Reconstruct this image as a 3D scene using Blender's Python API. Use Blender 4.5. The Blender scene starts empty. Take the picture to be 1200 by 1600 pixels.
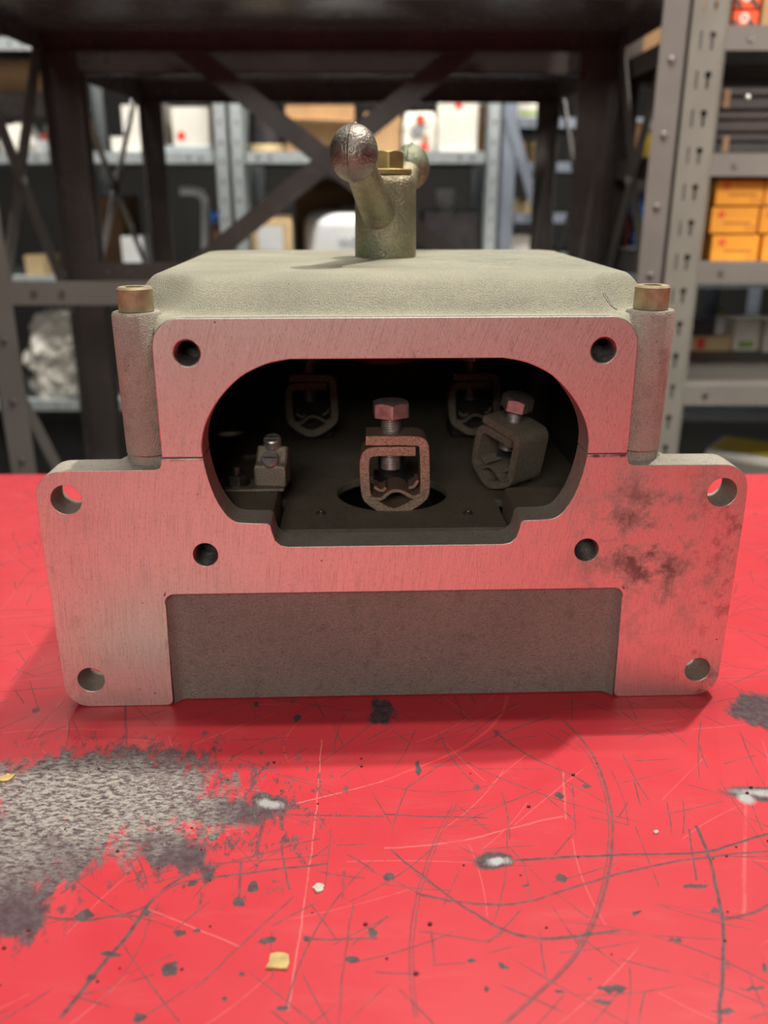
import bpy, bmesh, math, random
from mathutils import Vector, Matrix, noise as mnoise

# ------------------------------------------------------------------ camera, world, lights, exposure
scene = bpy.context.scene
C = scene.collection
R = math.radians
cam_data = bpy.data.cameras.new('camera')
cam = bpy.data.objects.new('camera', cam_data); C.objects.link(cam)
cam.location = (0, 0, .252)
cam.rotation_euler = (R(90 - 20.1), 0, 0)
cam_data.sensor_fit = 'VERTICAL'; cam_data.sensor_height = 36; cam_data.sensor_width = 27
cam_data.lens = 36 * 1365 / 1600
cam_data.clip_start = .01; cam_data.clip_end = 50
cam_data.dof.use_dof = True; cam_data.dof.focus_distance = .405; cam_data.dof.aperture_fstop = 7.6
scene.camera = cam

world = bpy.data.worlds.new('world'); scene.world = world; world.use_nodes = True
world.node_tree.nodes['Background'].inputs[0].default_value = (.9, .95, 1, 1)
world.node_tree.nodes['Background'].inputs[1].default_value = .02

def area(name, loc, size, power, col=(1, .93, .84), size_y=None, aim=None):
    d = bpy.data.lights.new(name, 'AREA'); d.energy = power; d.color = col
    d.shape = 'RECTANGLE'; d.size = size; d.size_y = size_y or size
    o = bpy.data.objects.new(name, d); C.objects.link(o); o.location = loc
    if aim:
        o.rotation_euler = (Vector(aim) - Vector(loc)).to_track_quat('-Z', 'Y').to_euler()
    return o
# ceiling lamps of the aisles and two added fills (no fixture of them is in the picture)
area('lamp_bench_right', (.63, .95, 2.1), .045, 29, aim=(.05, .42, 0))
area('tube_lamp_near', (.02, .60, 2.1), 1.2, 14.5, size_y=.03)
area('tube_lamp_far', (.02, .84, 2.1), 1.2, 14.5, size_y=.03)
area('fill_behind_camera', (-.4, -2.5, 1.5), 1.5, 33, (1, .95, .87), .8, aim=(-.1, .4, .1))  # added soft fill for the box face, not a lamp of the room
area('lamp_aisle_back', (-.15, 2.74, 1.7), 2.2, 100, (1, .96, .88), .12)
area('fill_right_rack', (1.6, .30, 1.1), .5, 7.5, (1, .93, .82), .3, aim=(1.0, 1.42, .2)).data.spread = R(70)  # added low fill that brightens the right shelving, no known lamp

scene.view_settings.view_transform = 'Standard'; scene.view_settings.look = 'None'
scene.view_settings.gamma = 1; scene.view_settings.use_curve_mapping = False
scene.view_settings.exposure = 0.0

# ------------------------------------------------------------------ node helpers
class NT:
    def __init__(s, name):
        s.m = bpy.data.materials.new(name); s.m.use_nodes = True
        s.t = s.m.node_tree; s.b = s.t.nodes['Principled BSDF']
    def n(s, kind, **kw):
        x = s.t.nodes.new(kind)
        for k, v in kw.items(): setattr(x, k, v)
        return x
    def put(s, sock, v):
        if isinstance(v, bpy.types.NodeSocket): s.t.links.new(v, sock)
        elif v is not None:
            if hasattr(sock, 'default_value'):
                if sock.type == 'RGBA' and len(v) == 3: v = (*v, 1)
                sock.default_value = v
    def set(s, name, v): s.put(s.b.inputs[name], v)
    def math(s, op, a, b=None, c=None, clamp=False):
        x = s.n('ShaderNodeMath', operation=op, use_clamp=clamp)
        for i, v in enumerate((a, b, c)):
            if v is not None: s.put(x.inputs[i], v)
        return x.outputs[0]
    def vmath(s, op, a, b=None):
        x = s.n('ShaderNodeVectorMath', operation=op)
        s.put(x.inputs[0], a)
        if b is not None: s.put(x.inputs[1], b)
        return x.outputs['Value'] if op in ('LENGTH', 'DISTANCE', 'DOT_PRODUCT') else x.outputs[0]
    def coord(s, which='Object'): return s.n('ShaderNodeTexCoord').outputs[which]
    def mapping(s, vec, loc=(0, 0, 0), rot=(0, 0, 0), scale=(1, 1, 1)):
        x = s.n('ShaderNodeMapping'); s.put(x.inputs[0], vec)
        x.inputs[1].default_value = loc; x.inputs[2].default_value = rot; x.inputs[3].default_value = scale
        return x.outputs[0]
    def noise(s, vec, scale, detail=4, rough=.55, out='Fac', distortion=0):
        x = s.n('ShaderNodeTexNoise'); s.put(x.inputs['Vector'], vec)
        x.inputs['Scale'].default_value = scale; x.inputs['Detail'].default_value = detail
        x.inputs['Roughness'].default_value = rough; x.inputs['Distortion'].default_value = distortion
        return x.outputs[out]
    def voronoi(s, vec, scale, feature='F1', out='Distance'):
        x = s.n('ShaderNodeTexVoronoi', feature=feature); s.put(x.inputs['Vector'], vec)
        x.inputs['Scale'].default_value = scale
        return x.outputs[out]
    def map(s, v, a, b, c=0., d=1., smooth=False):
        x = s.n('ShaderNodeMapRange', interpolation_type='SMOOTHSTEP' if smooth else 'LINEAR')
        for i, q in enumerate((v, a, b, c, d)): s.put(x.inputs[i], q)
        return x.outputs[0]
    def mix(s, f, a, b):
        x = s.n('ShaderNodeMix', data_type='RGBA')
        s.put(x.inputs[0], f); s.put(x.inputs[6], a); s.put(x.inputs[7], b)
        return x.outputs[2]
    def xyz(s, v):
        x = s.n('ShaderNodeSeparateXYZ'); s.put(x.inputs[0], v); return x.outputs
    def comb(s, a, b, c=0.):
        x = s.n('ShaderNodeCombineXYZ')
        for i, v in enumerate((a, b, c)): s.put(x.inputs[i], v)
        return x.outputs[0]
    def bump(s, h, strength=.3, dist=.001):
        x = s.n('ShaderNodeBump'); x.inputs['Strength'].default_value = strength
        x.inputs['Distance'].default_value = dist; s.put(x.inputs['Height'], h)
        s.put(s.b.inputs['Normal'], x.outputs[0])

def plain(name, col, rough=.6, metal=0., var=.15, scale=30., bump=0., spec=.5, bdist=.001):
    """colour with a little uneven wear and grain"""
    m = NT(name); v = m.coord()
    f = m.noise(v, scale, 4)
    dark = tuple(c * (1 - var) for c in col); lite = tuple(min(1, c * (1 + var)) for c in col)
    m.set('Base Color', m.mix(m.map(f, .3, .7), dark, lite))
    m.set('Roughness', m.map(f, .3, .7, max(.02, rough - .06), min(1, rough + .06)))
    m.set('Metallic', metal); m.set('Specular IOR Level', spec)
    if bump: m.bump(m.noise(v, scale * 6, 3), bump, bdist)
    return m.m

# ------------------------------------------------------------------ materials of the iron box
def cast_material(name, col, dust, rough=.72, metal=.25):
    m = NT(name); v = m.coord()
    big = m.noise(v, 22, 5, .6); fine = m.noise(v, 1250, 3, .65); mid = m.noise(v, 160, 3, .6)
    c = m.mix(m.map(big, .35, .68), col, dust)
    c = m.mix(m.map(mid, .25, .45, .45, 0.), c, tuple(q * .45 for q in col))
    c = m.mix(m.map(m.voronoi(v, 260), .06, .13, .75, 0.), c, tuple(q * .3 for q in col))
    c = m.mix(m.map(fine, .42, .56, .3, 0.), c, tuple(q * .4 for q in col))
    m.set('Base Color', c); m.set('Metallic', metal); m.set('Roughness', m.map(mid, .3, .7, rough - .1, rough + .1))
    m.bump(m.math('ADD', fine, m.math('MULTIPLY', mid, .25)), .8, .0012)
    return m.m
CAST = cast_material('sand_cast_aluminium', (.50, .47, .40), (.64, .60, .51))
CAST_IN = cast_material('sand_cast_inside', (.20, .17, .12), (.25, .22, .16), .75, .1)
SHADE_IN = cast_material('shade_darkened_inside', (.075, .062, .045), (.10, .085, .06), .8, .05)  # inner shell colour darkened to stand in for shade inside the box
CAST_DARK = cast_material('sand_cast_panel', (.36, .335, .30), (.42, .39, .34), .55, .45)

def lid_material():
    m = NT('sand_cast_lid'); v = m.coord(); x, y, z = m.xyz(v)
    big = m.noise(v, 18, 5, .6); fine = m.noise(v, 1700, 3, .65); mid = m.noise(v, 150, 3, .6)
    c = m.mix(m.map(big, .35, .68), (.50, .49, .385), (.66, .64, .50))
    # green corroded crust on the right half
    gx = m.map(x, .0, .05); gy = m.map(y, .03, .08)
    g = m.math('MULTIPLY', m.math('MULTIPLY', gx, gy), m.map(m.noise(v, 35, 4, .7), .42, .6))
    c = m.mix(m.math('MULTIPLY', g, .55), c, (.30, .38, .31))
    spk = m.math('MULTIPLY', m.map(m.voronoi(m.mapping(v, scale=(1, 1, .2)), 330), .12, .26, 1., 0.), gx)
    spk = m.math('MULTIPLY', spk, m.math('MULTIPLY', m.map(m.noise(v, 60, 2), .5, .6), gy))
    c = m.mix(spk, c, (.09, .10, .08))
    c = m.mix(m.map(m.voronoi(v, 120), .03, .05, .8, 0.), c, (.09, .08, .06))
    c = m.mix(m.map(fine, .44, .58, .36, 0.), c, (.18, .17, .12))
    m.set('Base Color', c); m.set('Metallic', .2); m.set('Roughness', .6)
    m.bump(m.math('ADD', m.math('ADD', fine, m.math('MULTIPLY', mid, .3)), m.math('MULTIPLY', spk, -1.)), .8, .0012)
    return m.m
LID = lid_material()

def machined_material():
    m = NT('milled_aluminium_face'); v = m.coord(); x, y, z = m.xyz(v)
    # sweeps of the face mill: fine arcs about far centres
    def arcs(cx, cz, fr, fa):
        dx = m.math('SUBTRACT', x, cx); dz = m.math('SUBTRACT', z, cz)
        r = m.math('SQRT', m.math('ADD', m.math('MULTIPLY', dx, dx), m.math('MULTIPLY', dz, dz)))
        a = m.math('ARCTAN2', dz, dx)
        return m.noise(m.comb(m.math('MULTIPLY', r, fr), m.math('MULTIPLY', a, fa)), 1., 3, .65)
    a1 = arcs(.46, .03, 1500., 24.); a2 = arcs(-.36, .05, 1300., 30.); a3 = arcs(-.30, .10, 600., 14.)
    big = m.noise(v, 14, 5, .6); dirt = m.noise(v, 48, 6, .72)
    c = m.mix(m.map(big, .3, .7), (.86, .83, .75), (.95, .93, .85))
    c = m.mix(m.map(a1, .50, .70, 0., .38), c, (.40, .36, .33))
    c = m.mix(m.map(a2, .56, .74, 0., .35), c, (.86, .82, .78))
    c = m.mix(m.map(m.math('MULTIPLY', a3, dirt), .36, .5, 0., .5), c, (.26, .22, .20))
    gr = m.noise(m.mapping(v, scale=(1, 1, .6)), 850, 3, .75)
    c = m.mix(m.map(gr, .52, .70, 0., .36), c, (.36, .31, .27))
    # grease smudges on the right lug
    d = m.vmath('LENGTH', m.vmath('MULTIPLY', m.vmath('SUBTRACT', v, (.128, 0, .088)), (22, 1, 18)))
    sm = m.math('MULTIPLY', m.map(d, .2, 1.2, 1., 0.), m.map(dirt, .47, .62))
    c = m.mix(m.math('MULTIPLY', sm, .85), c, (.11, .09, .07))
    edge = m.math('MULTIPLY', m.map(m.math('ABSOLUTE', x), .13, .172), m.map(m.noise(v, 70, 5, .7), .52, .66))
    c = m.mix(m.math('MULTIPLY', edge, m.map(x, -.02, .02, .25, .7)), c, (.12, .10, .085))
    # pits and specks
    vw = m.voronoi(v, 95)
    c = m.mix(m.math('MULTIPLY', m.map(vw, .035, .06, .9, 0.), m.map(m.noise(v, 20, 2), .48, .56)), c, (.05, .04, .035))
    c = m.mix(m.map(m.voronoi(m.mapping(v, (1.3, .2, .7)), 230), .05, .08, .55, 0.), c, (.13, .08, .07))
    # dark joint smears next to the split line, and the row of dots on the left lug
    jl = m.math('MULTIPLY', m.map(m.math('ABSOLUTE', m.math('SUBTRACT', z, .1335)), .0004, .0014, 1., 0.), m.map(m.noise(v, 150, 3), .42, .56))
    c = m.mix(m.math('MULTIPLY', jl, m.map(x, -.02, .02, .3, .9)), c, (.10, .06, .05))
    m.set('Base Color', c); m.set('Metallic', .93)
    m.set('Roughness', m.map(m.math('ADD', a1, sm), .35, .9, .36, .56))
    m.bump(m.math('ADD', m.math('ADD', a1, a2), m.math('MULTIPLY', vw, .4)), .12, .0006)
    return m.m
MILLED = machined_material()

ZINC = plain('zinc_plated_steel', (.58, .58, .56), .42, .85, .2, 260, .12)
YZINC = plain('yellow_zinc_steel', (.44, .38, .23), .6, .25, .28, 160, .15)
BRASS = plain('yellow_passivated_bolt', (.46, .38, .17), .48, .7, .2, 120, .1)
DARKSTEEL = plain('dark_threads', (.20, .18, .17), .42, .9, .25, 300, .2)
RUBBER = plain('black_insulator', (.03, .028, .026), .6, 0., .3, 80)
HUBMAT = plain('brown_bakelite_hub', (.12, .07, .055), .6, 0., .2, 60)

def handle_material():
    m = NT('plated_cast_handle'); v = m.coord(); x, y, z = m.xyz(v)
    big = m.noise(v, 45, 5, .65); fine = m.noise(v, 700, 3, .6); mid = m.noise(v, 130, 4, .6)
    c = m.mix(m.map(big, .35, .65), (.29, .25, .17), (.43, .385, .27))
    g = m.math('MULTIPLY', m.map(m.noise(m.mapping(v, (.3, .1, .2)), 40, 4), .5, .62), m.map(z, .235, .222))
    c = m.mix(m.math('MULTIPLY', g, .6), c, (.20, .29, .20))
    c = m.mix(m.map(m.voronoi(v, 420), .12, .2, .5, 0.), c, (.10, .08, .06))
    m.set('Base Color', c); m.set('Metallic', .75); m.set('Roughness', m.map(mid, .3, .7, .34, .6))
    m.bump(m.math('ADD', fine, mid), .6, .0016)
    return m.m
HANDLE = handle_material()
def ball_material():
    m = NT('plated_cast_ball'); v = m.coord()
    mid = m.noise(v, 150, 4, .6)
    c = m.mix(m.map(m.noise(v, 60, 4), .35, .65), (.21, .19, .165), (.37, .34, .30))
    m.set('Base Color', c); m.set('Metallic', .85); m.set('Roughness', m.map(mid, .3, .7, .34, .58))
    m.bump(m.math('ADD', m.noise(v, 600, 3), m.math('MULTIPLY', mid, .5)), .55, .0010)
    return m.m
BALL = ball_material()
def clamp_material(name, col, metal):
    m = NT(name); v = m.coord()
    f = m.noise(v, 1500, 2, .7)
    m.set('Base Color', m.mix(m.map(f, .35, .65), tuple(q * .55 for q in col), tuple(min(1, q * 1.35) for q in col)))
    m.set('Metallic', metal); m.set('Roughness', .5)
    m.bump(f, .5, .0006)
    return m.m
CLAMP = clamp_material('nickelled_copper_clamp', (.50, .36, .27), .7)
CLAMP2 = clamp_material('dull_grey_clamp', (.30, .26, .20), .4)

# ------------------------------------------------------------------ red bench paint
SCR = [([(911,3808),(988,3564),(1001,3297),(975,3060),(921,2848),(850,2658),(759,2471),(660,2329),(513,2187),(392,2079)],9,0.7,'d'),([(889,3724),(967,3538),(984,3285),(959,3060),(905,2848),(835,2658),(745,2471),(647,2329),(501,2187),(380,2079)],5,0.6,'d'),([(1322,3020),(1316,2866),(1281,2658),(1246,2501),(1164,2276),(1079,2079)],10,0.9,'d'),([(527,2816),(907,2844),(1316,2866),(1451,2913),(1607,2970)],9,0.95,'d'),([(123,2641),(302,2593),(483,2585),(742,2674),(1015,2768),(1291,2830),(1564,2866)],8,0.8,'d'),([(26,2876),(186,2691),(356,2523),(464,2449),(575,2423),(728,2439),(862,2464)],9,0.9,'d'),([(302,3164),(166,2794),(107,2531),(89,2316),(99,2103)],5,0.6,'d'),([(319,3164),(182,2794),(121,2531),(102,2316),(111,2103)],5,0.5,'d'),([(0,3091),(275,3074),(453,3070)],6,0.9,'d'),([(86,3252),(553,3669),(851,3837)],6,0.7,'d'),([(556,3696),(713,3487),(893,3331),(938,3274)],7,0.8,'d'),([(1252,2513),(1384,2546),(1448,2585)],9,0.8,'d'),([(530,3080),(466,2691),(399,2486)],4,0.6,'d'),([(270,3696),(351,3414),(407,3308)],6,0.6,'d'),([(1140,3525),(1153,3320),(1166,3186)],5,0.7,'d'),([(0,3285),(258,3240),(508,3297)],5,0.5,'d'),([(1201,3091),(1322,3122),(1494,3175)],5,0.6,'d'),([(1288,3000),(1246,2830),(1221,2708)],6,0.8,'d'),([(805,3538),(827,3297),(852,3207)],4,0.5,'d'),([(128,2456),(265,2430),(367,2413),(443,2464)],5,0.7,'d'),([(-1054,2097),(-990,2276),(-926,2442),(-858,2641),(-716,2794)],11,0.9,'d'),([(-636,2212),(-465,2456),(-342,2625)],6,0.6,'d'),([(-1360,2546),(-1182,2513),(-1041,2516),(-911,2562),(-795,2691),(-604,2733),(-230,2794)],8,0.8,'d'),([(-423,2922),(-393,2759),(-363,2658)],6,0.8,'d'),([(-115,2593),(-139,2316),(-145,2079)],5,0.6,'d'),([(-895,2691),(-639,2794),(-266,2941)],6,0.7,'d'),([(-1377,4018),(-1249,3590)],10,0.6,'d'),([(-765,3438),(-765,3274),(-769,3143)],10,0.6,'d'),([(-502,3186),(-515,3020),(-519,2848)],12,0.7,'d'),([(-615,3438),(-605,3297)],12,0.6,'d'),([(-951,2150),(-876,2343),(-867,2531)],5,0.5,'d'),([(-428,3091),(-276,3084),(0,3076)],6,0.8,'d'),([(-572,2812),(-548,2577)],8,0.7,'d'),([(-287,2420),(-161,2420),(-23,2424)],6,0.8,'d'),([(-149,2848),(-38,2759)],6,0.7,'d'),([(-158,2759),(-158,2609)],7,0.6,'d'),([(656,4034),(558,3780),(338,3538),(149,3414),(0,3320)],9,0.85,'r'),([(-306,3642),(-295,3060),(-315,2126)],4,0.5,'l'),([(-1099,3070),(-820,3050),(-581,3101),(0,3320)],5,0.6,'l'),([(-453,3463),(-484,3616),(-395,3866)],5,0.6,'r'),([(-887,2562),(-754,2501),(-512,2385)],4,0.45,'l'),([(0,2885),(291,2922),(612,3030),(771,3080)],6,0.4,'l'),([(831,3390),(778,3060)],7,0.3,'l'),([(1597,3186),(1336,2531)],10,0.25,'l')]
CHIP = [(-1111,2531,30,27,0),(-740,2289,28,33,0),(-796,2103,23,19,0),(-550,2593,24,25,0),(-507,2674,19,33,0),(-690,2725,19,17,0),(-112,2329,28,20,0),(-742,2449,26,15,0),(-419,2413,29,14,0),(-277,2427,14,14,0),(-41,2449,16,22,0),(-527,2175,10,12,0),(-970,2357,39,14,0),(-494,2270,11,10,0),(-883,2546,18,18,0),(-1001,2257,15,13,0),(-332,2138,17,11,0),(-680,2459,14,12,0),(-713,2951,24,27,0),(-441,3823,23,34,0),(-671,3956,17,30,0),(-740,2691,25,13,0),(771,2212,49,13,0),(722,2162,27,12,0),(1238,2554,18,15,0),(1045,2416,21,9,0),(741,2442,17,14,0),(307,2323,20,8,0),(698,2250,11,10,0),(1117,2126,42,10,0),(591,2199,21,10,0),(416,2303,20,11,0.6),(695,2716,23,20,0.6),(19,2725,25,25,0),(551,2678,17,8,0),(781,3218,23,22,-0.6),(157,3414,15,59,0),(1200,2674,49,12,0),(1240,2212,49,6,0),(943,2546,24,8,-0.5),(910,3279,14,14,0),(1315,2303,9,24,0),(345,2212,9,13,0)]
def bench_material():
    m = NT('worn_red_bench_paint'); v = m.coord(); X, Y, Z = m.xyz(v)
    wob = m.noise(v, 260, 3, .6); brk = m.noise(v, 55, 4, .7)
    # wobble the coordinates slightly so that nothing is ruler-made
    dx = m.math('MULTIPLY', m.math('SUBTRACT', m.noise(v, 90, 3), .5), .0016)
    dy = m.math('MULTIPLY', m.math('SUBTRACT', m.noise(m.mapping(v, (3, 1, 0)), 90, 3), .5), .0016)
    x = m.math('ADD', X, dx); y = m.math('ADD', Y, dy)
    nx = m.math('DIVIDE', m.math('ADD', x, .4), .8); ny = m.math('DIVIDE', m.math('SUBTRACT', y, .1), .5)
    acc = {'d': 0., 'r': 0., 'l': 0., 'last': 0.}
    def scratch(pts, w, st, kind):
        pts = [(a / 1e4, b / 1e4) for a, b in pts]; w *= .0001
        alongx = abs(pts[0][0] - pts[-1][0]) > abs(pts[0][1] - pts[-1][1])
        fx = lambda p: (p[0] + .4) / .8
        fy = lambda p: (p[1] - .1) / .5
        P = sorted(((fx(p), fy(p)) if alongx else (fy(p), fx(p))) for p in pts)
        fc = m.n('ShaderNodeFloatCurve'); cv = fc.mapping.curves[0]
        cv.points[0].location = P[0]; cv.points[1].location = P[-1]
        for q in P[1:-1]: cv.points.new(*q)
        fc.mapping.extend = 'EXTRAPOLATED'; fc.mapping.update()
        s, t, unit = (nx, ny, .5) if alongx else (ny, nx, .8)
        s = m.math('MULTIPLY_ADD', acc['last'], 1e-9, s)      # keeps the node order serial (shader stack)
        m.put(fc.inputs['Value'], s)
        d = m.math('ABSOLUTE', m.math('SUBTRACT', fc.outputs[0], t))
        # steepness makes the line look wider than it is
        dev = [abs((P[i + 1][1] - P[i][1]) * unit / max(1e-6, (P[i + 1][0] - P[i][0]) * (.8 if alongx else .5))) for i in range(len(P) - 1)]
        k = math.sqrt(1 + (sum(dev) / len(dev)) ** 2)
        f = m.map(d, w * .35 * k / unit, w * k / unit, st, 0.)
        half = (P[-1][0] - P[0][0]) / 2
        f = m.math('MULTIPLY', f, m.math('COMPARE', s, (P[0][0] + P[-1][0]) / 2, half))
        acc[kind] = acc['last'] = m.math('MAXIMUM', acc[kind], f)
    for a in SCR: scratch(*a)
    chips = m.math('MULTIPLY', acc['last'], 1e-9)
    after = lambda vec, a: m.vmath('ADD', vec, m.vmath('MULTIPLY', a, (1e-9, 1e-9, 1e-9)))
    vv = m.vmath('ADD', v, m.comb(m.math('MULTIPLY', m.math('SUBTRACT', m.noise(v, 240, 2), .5), .0042),
                                  m.math('MULTIPLY', m.math('SUBTRACT', m.noise(m.mapping(v, (5, 2, 0)), 240, 2), .5), .0042)))
    for cx, cy, rx, ry, rot in CHIP:
        q = m.vmath('SUBTRACT', after(vv, chips), (cx / 1e4, cy / 1e4, 0))
        if rot:
            q = m.mapping(q, rot=(0, 0, rot))
        q = m.vmath('LENGTH', m.vmath('MULTIPLY', q, (1e4 / rx, 1e4 / ry, 0)))
        chips = m.math('MAXIMUM', chips, m.map(q, .9, 1.02, .95, 0.))
    # fields of hair scratches: straight bands in several directions, broken up by noise
    fine = m.math('MULTIPLY', chips, 1e-9); pale = 0.; vf = after(v, chips)
    for k, (sc, wd, dens, kind, sh) in enumerate([(13, .00042, .75, 0, 0.), (21, .00036, .7, 0, 3.1), (33, .00034, .65, 0, 5.3), (17, .00036, .6, 1, 8.2), (52, .0004, .5, 0, 1.7), (27, .0003, .7, 0, 9.4), (24, .0003, .6, 1, 6.6)]):
        p = m.mapping(vf, (sh * .1, sh * .07, 0))
        vo = m.n('ShaderNodeTexVoronoi', feature='F1', voronoi_dimensions='2D'); vo.inputs['Scale'].default_value = sc
        m.put(vo.inputs['Vector'], p)
        d = m.xyz(m.vmath('SUBTRACT', p, vo.outputs['Position'])); r = m.xyz(vo.outputs['Color'])
        a = m.math('MULTIPLY', r[0], 6.3); ca, sa = m.math('COSINE', a), m.math('SINE', a)
        al = m.math('ADD', m.math('MULTIPLY', d[0], ca), m.math('MULTIPLY', d[1], sa))
        ac = m.math('SUBTRACT', m.math('MULTIPLY', d[1], ca), m.math('MULTIPLY', d[0], sa))
        ac = m.math('ADD', ac, m.math('MULTIPLY', m.math('MULTIPLY', al, al), m.math('MULTIPLY', m.math('SUBTRACT', r[2], .5), 10.)))
        ln = m.map(m.math('ABSOLUTE', ac), wd * .35, wd, 1., 0.)
        ln = m.math('MULTIPLY', ln, m.map(m.math('ABSOLUTE', al), .45 / sc, .62 / sc, 1., 0.))
        ln = m.math('MULTIPLY', ln, m.math('MULTIPLY', m.math('LESS_THAN', r[1], dens), m.map(brk, .36, .5, .25, 1.)))
        if kind: pale = m.math('MAXIMUM', pale, ln)
        else: fine = m.math('MAXIMUM', fine, ln)
        vf = after(v, ln)
    # tiny random chips, more of them in the middle
    tc = m.math('MULTIPLY', m.map(m.voronoi(m.mapping(vv, scale=(1, .8, 1)), 62), .10, .16, 1., 0.), m.map(m.noise(m.mapping(v, (7, 7, 0)), 30, 2), .55, .6))
    dark = m.math('MAXIMUM', m.math('MULTIPLY', acc['d'], m.map(brk, .30, .46, .35, 1.)), chips)
    dark = m.math('MAXIMUM', dark, m.math('MULTIPLY', m.math('MAXIMUM', fine, m.math('MULTIPLY', tc, .9)), .85))
    # the big worn place on the left
    def blob(cx, cy, rx, ry, rot=0., n=0.6, hard=.16):
        q = m.mapping(m.vmath('SUBTRACT', after(v, seq[0]), (cx, cy, 0)), rot=(0, 0, rot))
        d = m.vmath('LENGTH', m.vmath('MULTIPLY', q, (1 / rx, 1 / ry, 0)))
        d = m.math('ADD', d, m.math('MULTIPLY', m.math('SUBTRACT', wn, .5), n * 5))
        seq[0] = m.map(d, 1 - hard, 1 + hard, 1., 0.)
        return seq[0]
    seq = [dark]
    wn = m.noise(m.mapping(v, rot=(0, 0, .7), scale=(1.3, .6, 1)), 85, 7, .78)
    worn = m.math('MAXIMUM', blob(-.128, .326, .054, .034), blob(-.150, .292, .040, .030))
    worn = m.math('MAXIMUM', worn, blob(-.074, .312, .030, .009, .1))
    worn = m.math('MAXIMUM', worn, blob(-.150, .262, .030, .018, .6))
    worn = m.math('MAXIMUM', worn, blob(-.088, .288, .022, .010, .5))
    worn = m.math('MAXIMUM', worn, blob(-.0506, .3164, .011, .006, .3))
    worn = m.math('MAXIMUM', worn, blob(.193, .390, .012, .017, .5))
    worn = m.math('MAXIMUM', worn, m.math('MULTIPLY', blob(-.001, .388, .007, .012), 1.))
    worn = m.math('MAXIMUM', worn, blob(.172, .322, .020, .0055, .12, .25))
    worn = m.math('MAXIMUM', worn, blob(.0440, .2815, .008, .0048, -.2, .25))
    vr = after(v, worn)
    reg = m.vmath('LENGTH', m.vmath('MULTIPLY', m.vmath('SUBTRACT', vr, (-.085, .312, 0)), (1 / .085, 1 / .065, 0)))
    mot = m.noise(m.mapping(vr, rot=(0, 0, .6), scale=(1.3, .6, 1)), 150, 5, .75)
    mot = m.map(m.math('SUBTRACT', mot, m.math('MULTIPLY', reg, .13)), .475, .51)
    dark = m.math('MAXIMUM', dark, m.math('MULTIPLY', mot, m.map(reg, .8, 1., .85, 0.)))
    dark = m.math('MAXIMUM', dark, m.math('MULTIPLY', worn, .93))
    core = m.math('MAXIMUM', blob(-.130, .318, .040, .021, .1, .6, .9), m.math('MULTIPLY', blob(-.150, .29, .022, .018, 0, .6, .9), .5))
    vc = after(v, core)
    s1 = m.map(m.noise(m.mapping(vc, rot=(0, 0, .45), scale=(.6, 1.2, 1)), 420, 5, .8), .45, .56)
    s2 = m.map(m.noise(m.mapping(vc, rot=(0, 0, -.8), scale=(.25, 1.5, 1)), 480, 3, .7), .53, .64)
    core = m.math('MULTIPLY', m.math('MULTIPLY', core, 1.7, clamp=True), m.math('MAXIMUM', s1, s2))
    bare = m.math('MAXIMUM', blob(-.0500, .3160, .006, .0022, .3, .7, .4), m.math('MAXIMUM', blob(.175, .3225, .017, .0026, .12, .25, .4), blob(.1605, .3195, .0035, .0036, .6, .3, .4)))
    bare = m.math('MAXIMUM', bare, blob(.0455, .281, .0042, .0020, -.2, .7, .4))
    bare = m.math('MAXIMUM', bare, m.math('MULTIPLY', core, .0))
    red = m.mix(m.map(m.noise(v, 7, 4, .6), .3, .7), (.66, .030, .048), (.74, .046, .066))
    red = m.mix(m.math('MULTIPLY', pale, .45), red, (.86, .22, .22))
    red = m.mix(m.map(m.noise(m.mapping(v, rot=(0, 0, .4), scale=(1, 4, 1)), 16, 5, .7), .55, .75, 0., .22), red, (.80, .16, .17))
    red = m.mix(m.math('MULTIPLY', acc['l'], m.map(brk, .35, .5, .3, 1.)), red, (.90, .33, .30))
    red = m.mix(m.math('MULTIPLY', acc['r'], .9), red, (.92, .09, .09))
    c = m.mix(dark, red, m.mix(m.map(wob, .4, .6), m.mix(worn, (.055, .046, .052), (.035, .040, .048)), m.mix(worn, (.11, .094, .10), (.080, .086, .098))))
    c = m.mix(m.math('MULTIPLY', core, .85), c, (.53, .515, .46))
    c = m.mix(m.math('MULTIPLY', bare, m.map(brk, .3, .5, .5, 1.)), c, (.50, .50, .50))
    m.set('Base Color', c)
    m.set('Metallic', m.math('MULTIPLY', bare, .8))
    ro = m.map(m.noise(v, 40, 4), .3, .7, .40, .52)
    ro = m.math('ADD', ro, m.math('MULTIPLY', dark, .14))
    m.set('Roughness', ro); m.set('Specular IOR Level', .5)
    m.bump(m.noise(v, 130, 2), .06, .0006)
    return m.m
BENCH = bench_material()

# ------------------------------------------------------------------ materials of the store room
GREY = plain('grey_painted_shelf_steel', (.165, .150, .138), .55, .0, .08, 12, .03)
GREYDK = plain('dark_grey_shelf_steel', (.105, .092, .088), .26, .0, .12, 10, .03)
GREYGN = plain('olive_grey_slotted_steel', (.20, .19, .165), .5, .0, .08, 14, .03)
GALV = plain('galvanised_steel', (.46, .50, .52), .45, .35, .12, 60, .05)
BLUEGREY = plain('blue_grey_painted_steel', (.22, .25, .31), .55, 0, .08, 20)
CARD = plain('brown_cardboard', (.42, .25, .12), .85, 0, .12, 18, .05)
CARDDK = plain('dark_brown_cardboard', (.16, .085, .04), .85, 0, .15, 18, .05)
CARDLT = plain('light_tan_cardboard', (.62, .45, .25), .85, 0, .1, 18, .05)
WHITE = plain('white_board', (.80, .76, .68), .75, 0, .05, 14)
WHITEPL = plain('white_plastic', (.72, .73, .74), .45, 0, .06, 14)
FILM = plain('crinkled_clear_wrap', (.70, .67, .60), .18, 0, .2, 26, .5, .8, .01)
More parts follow.
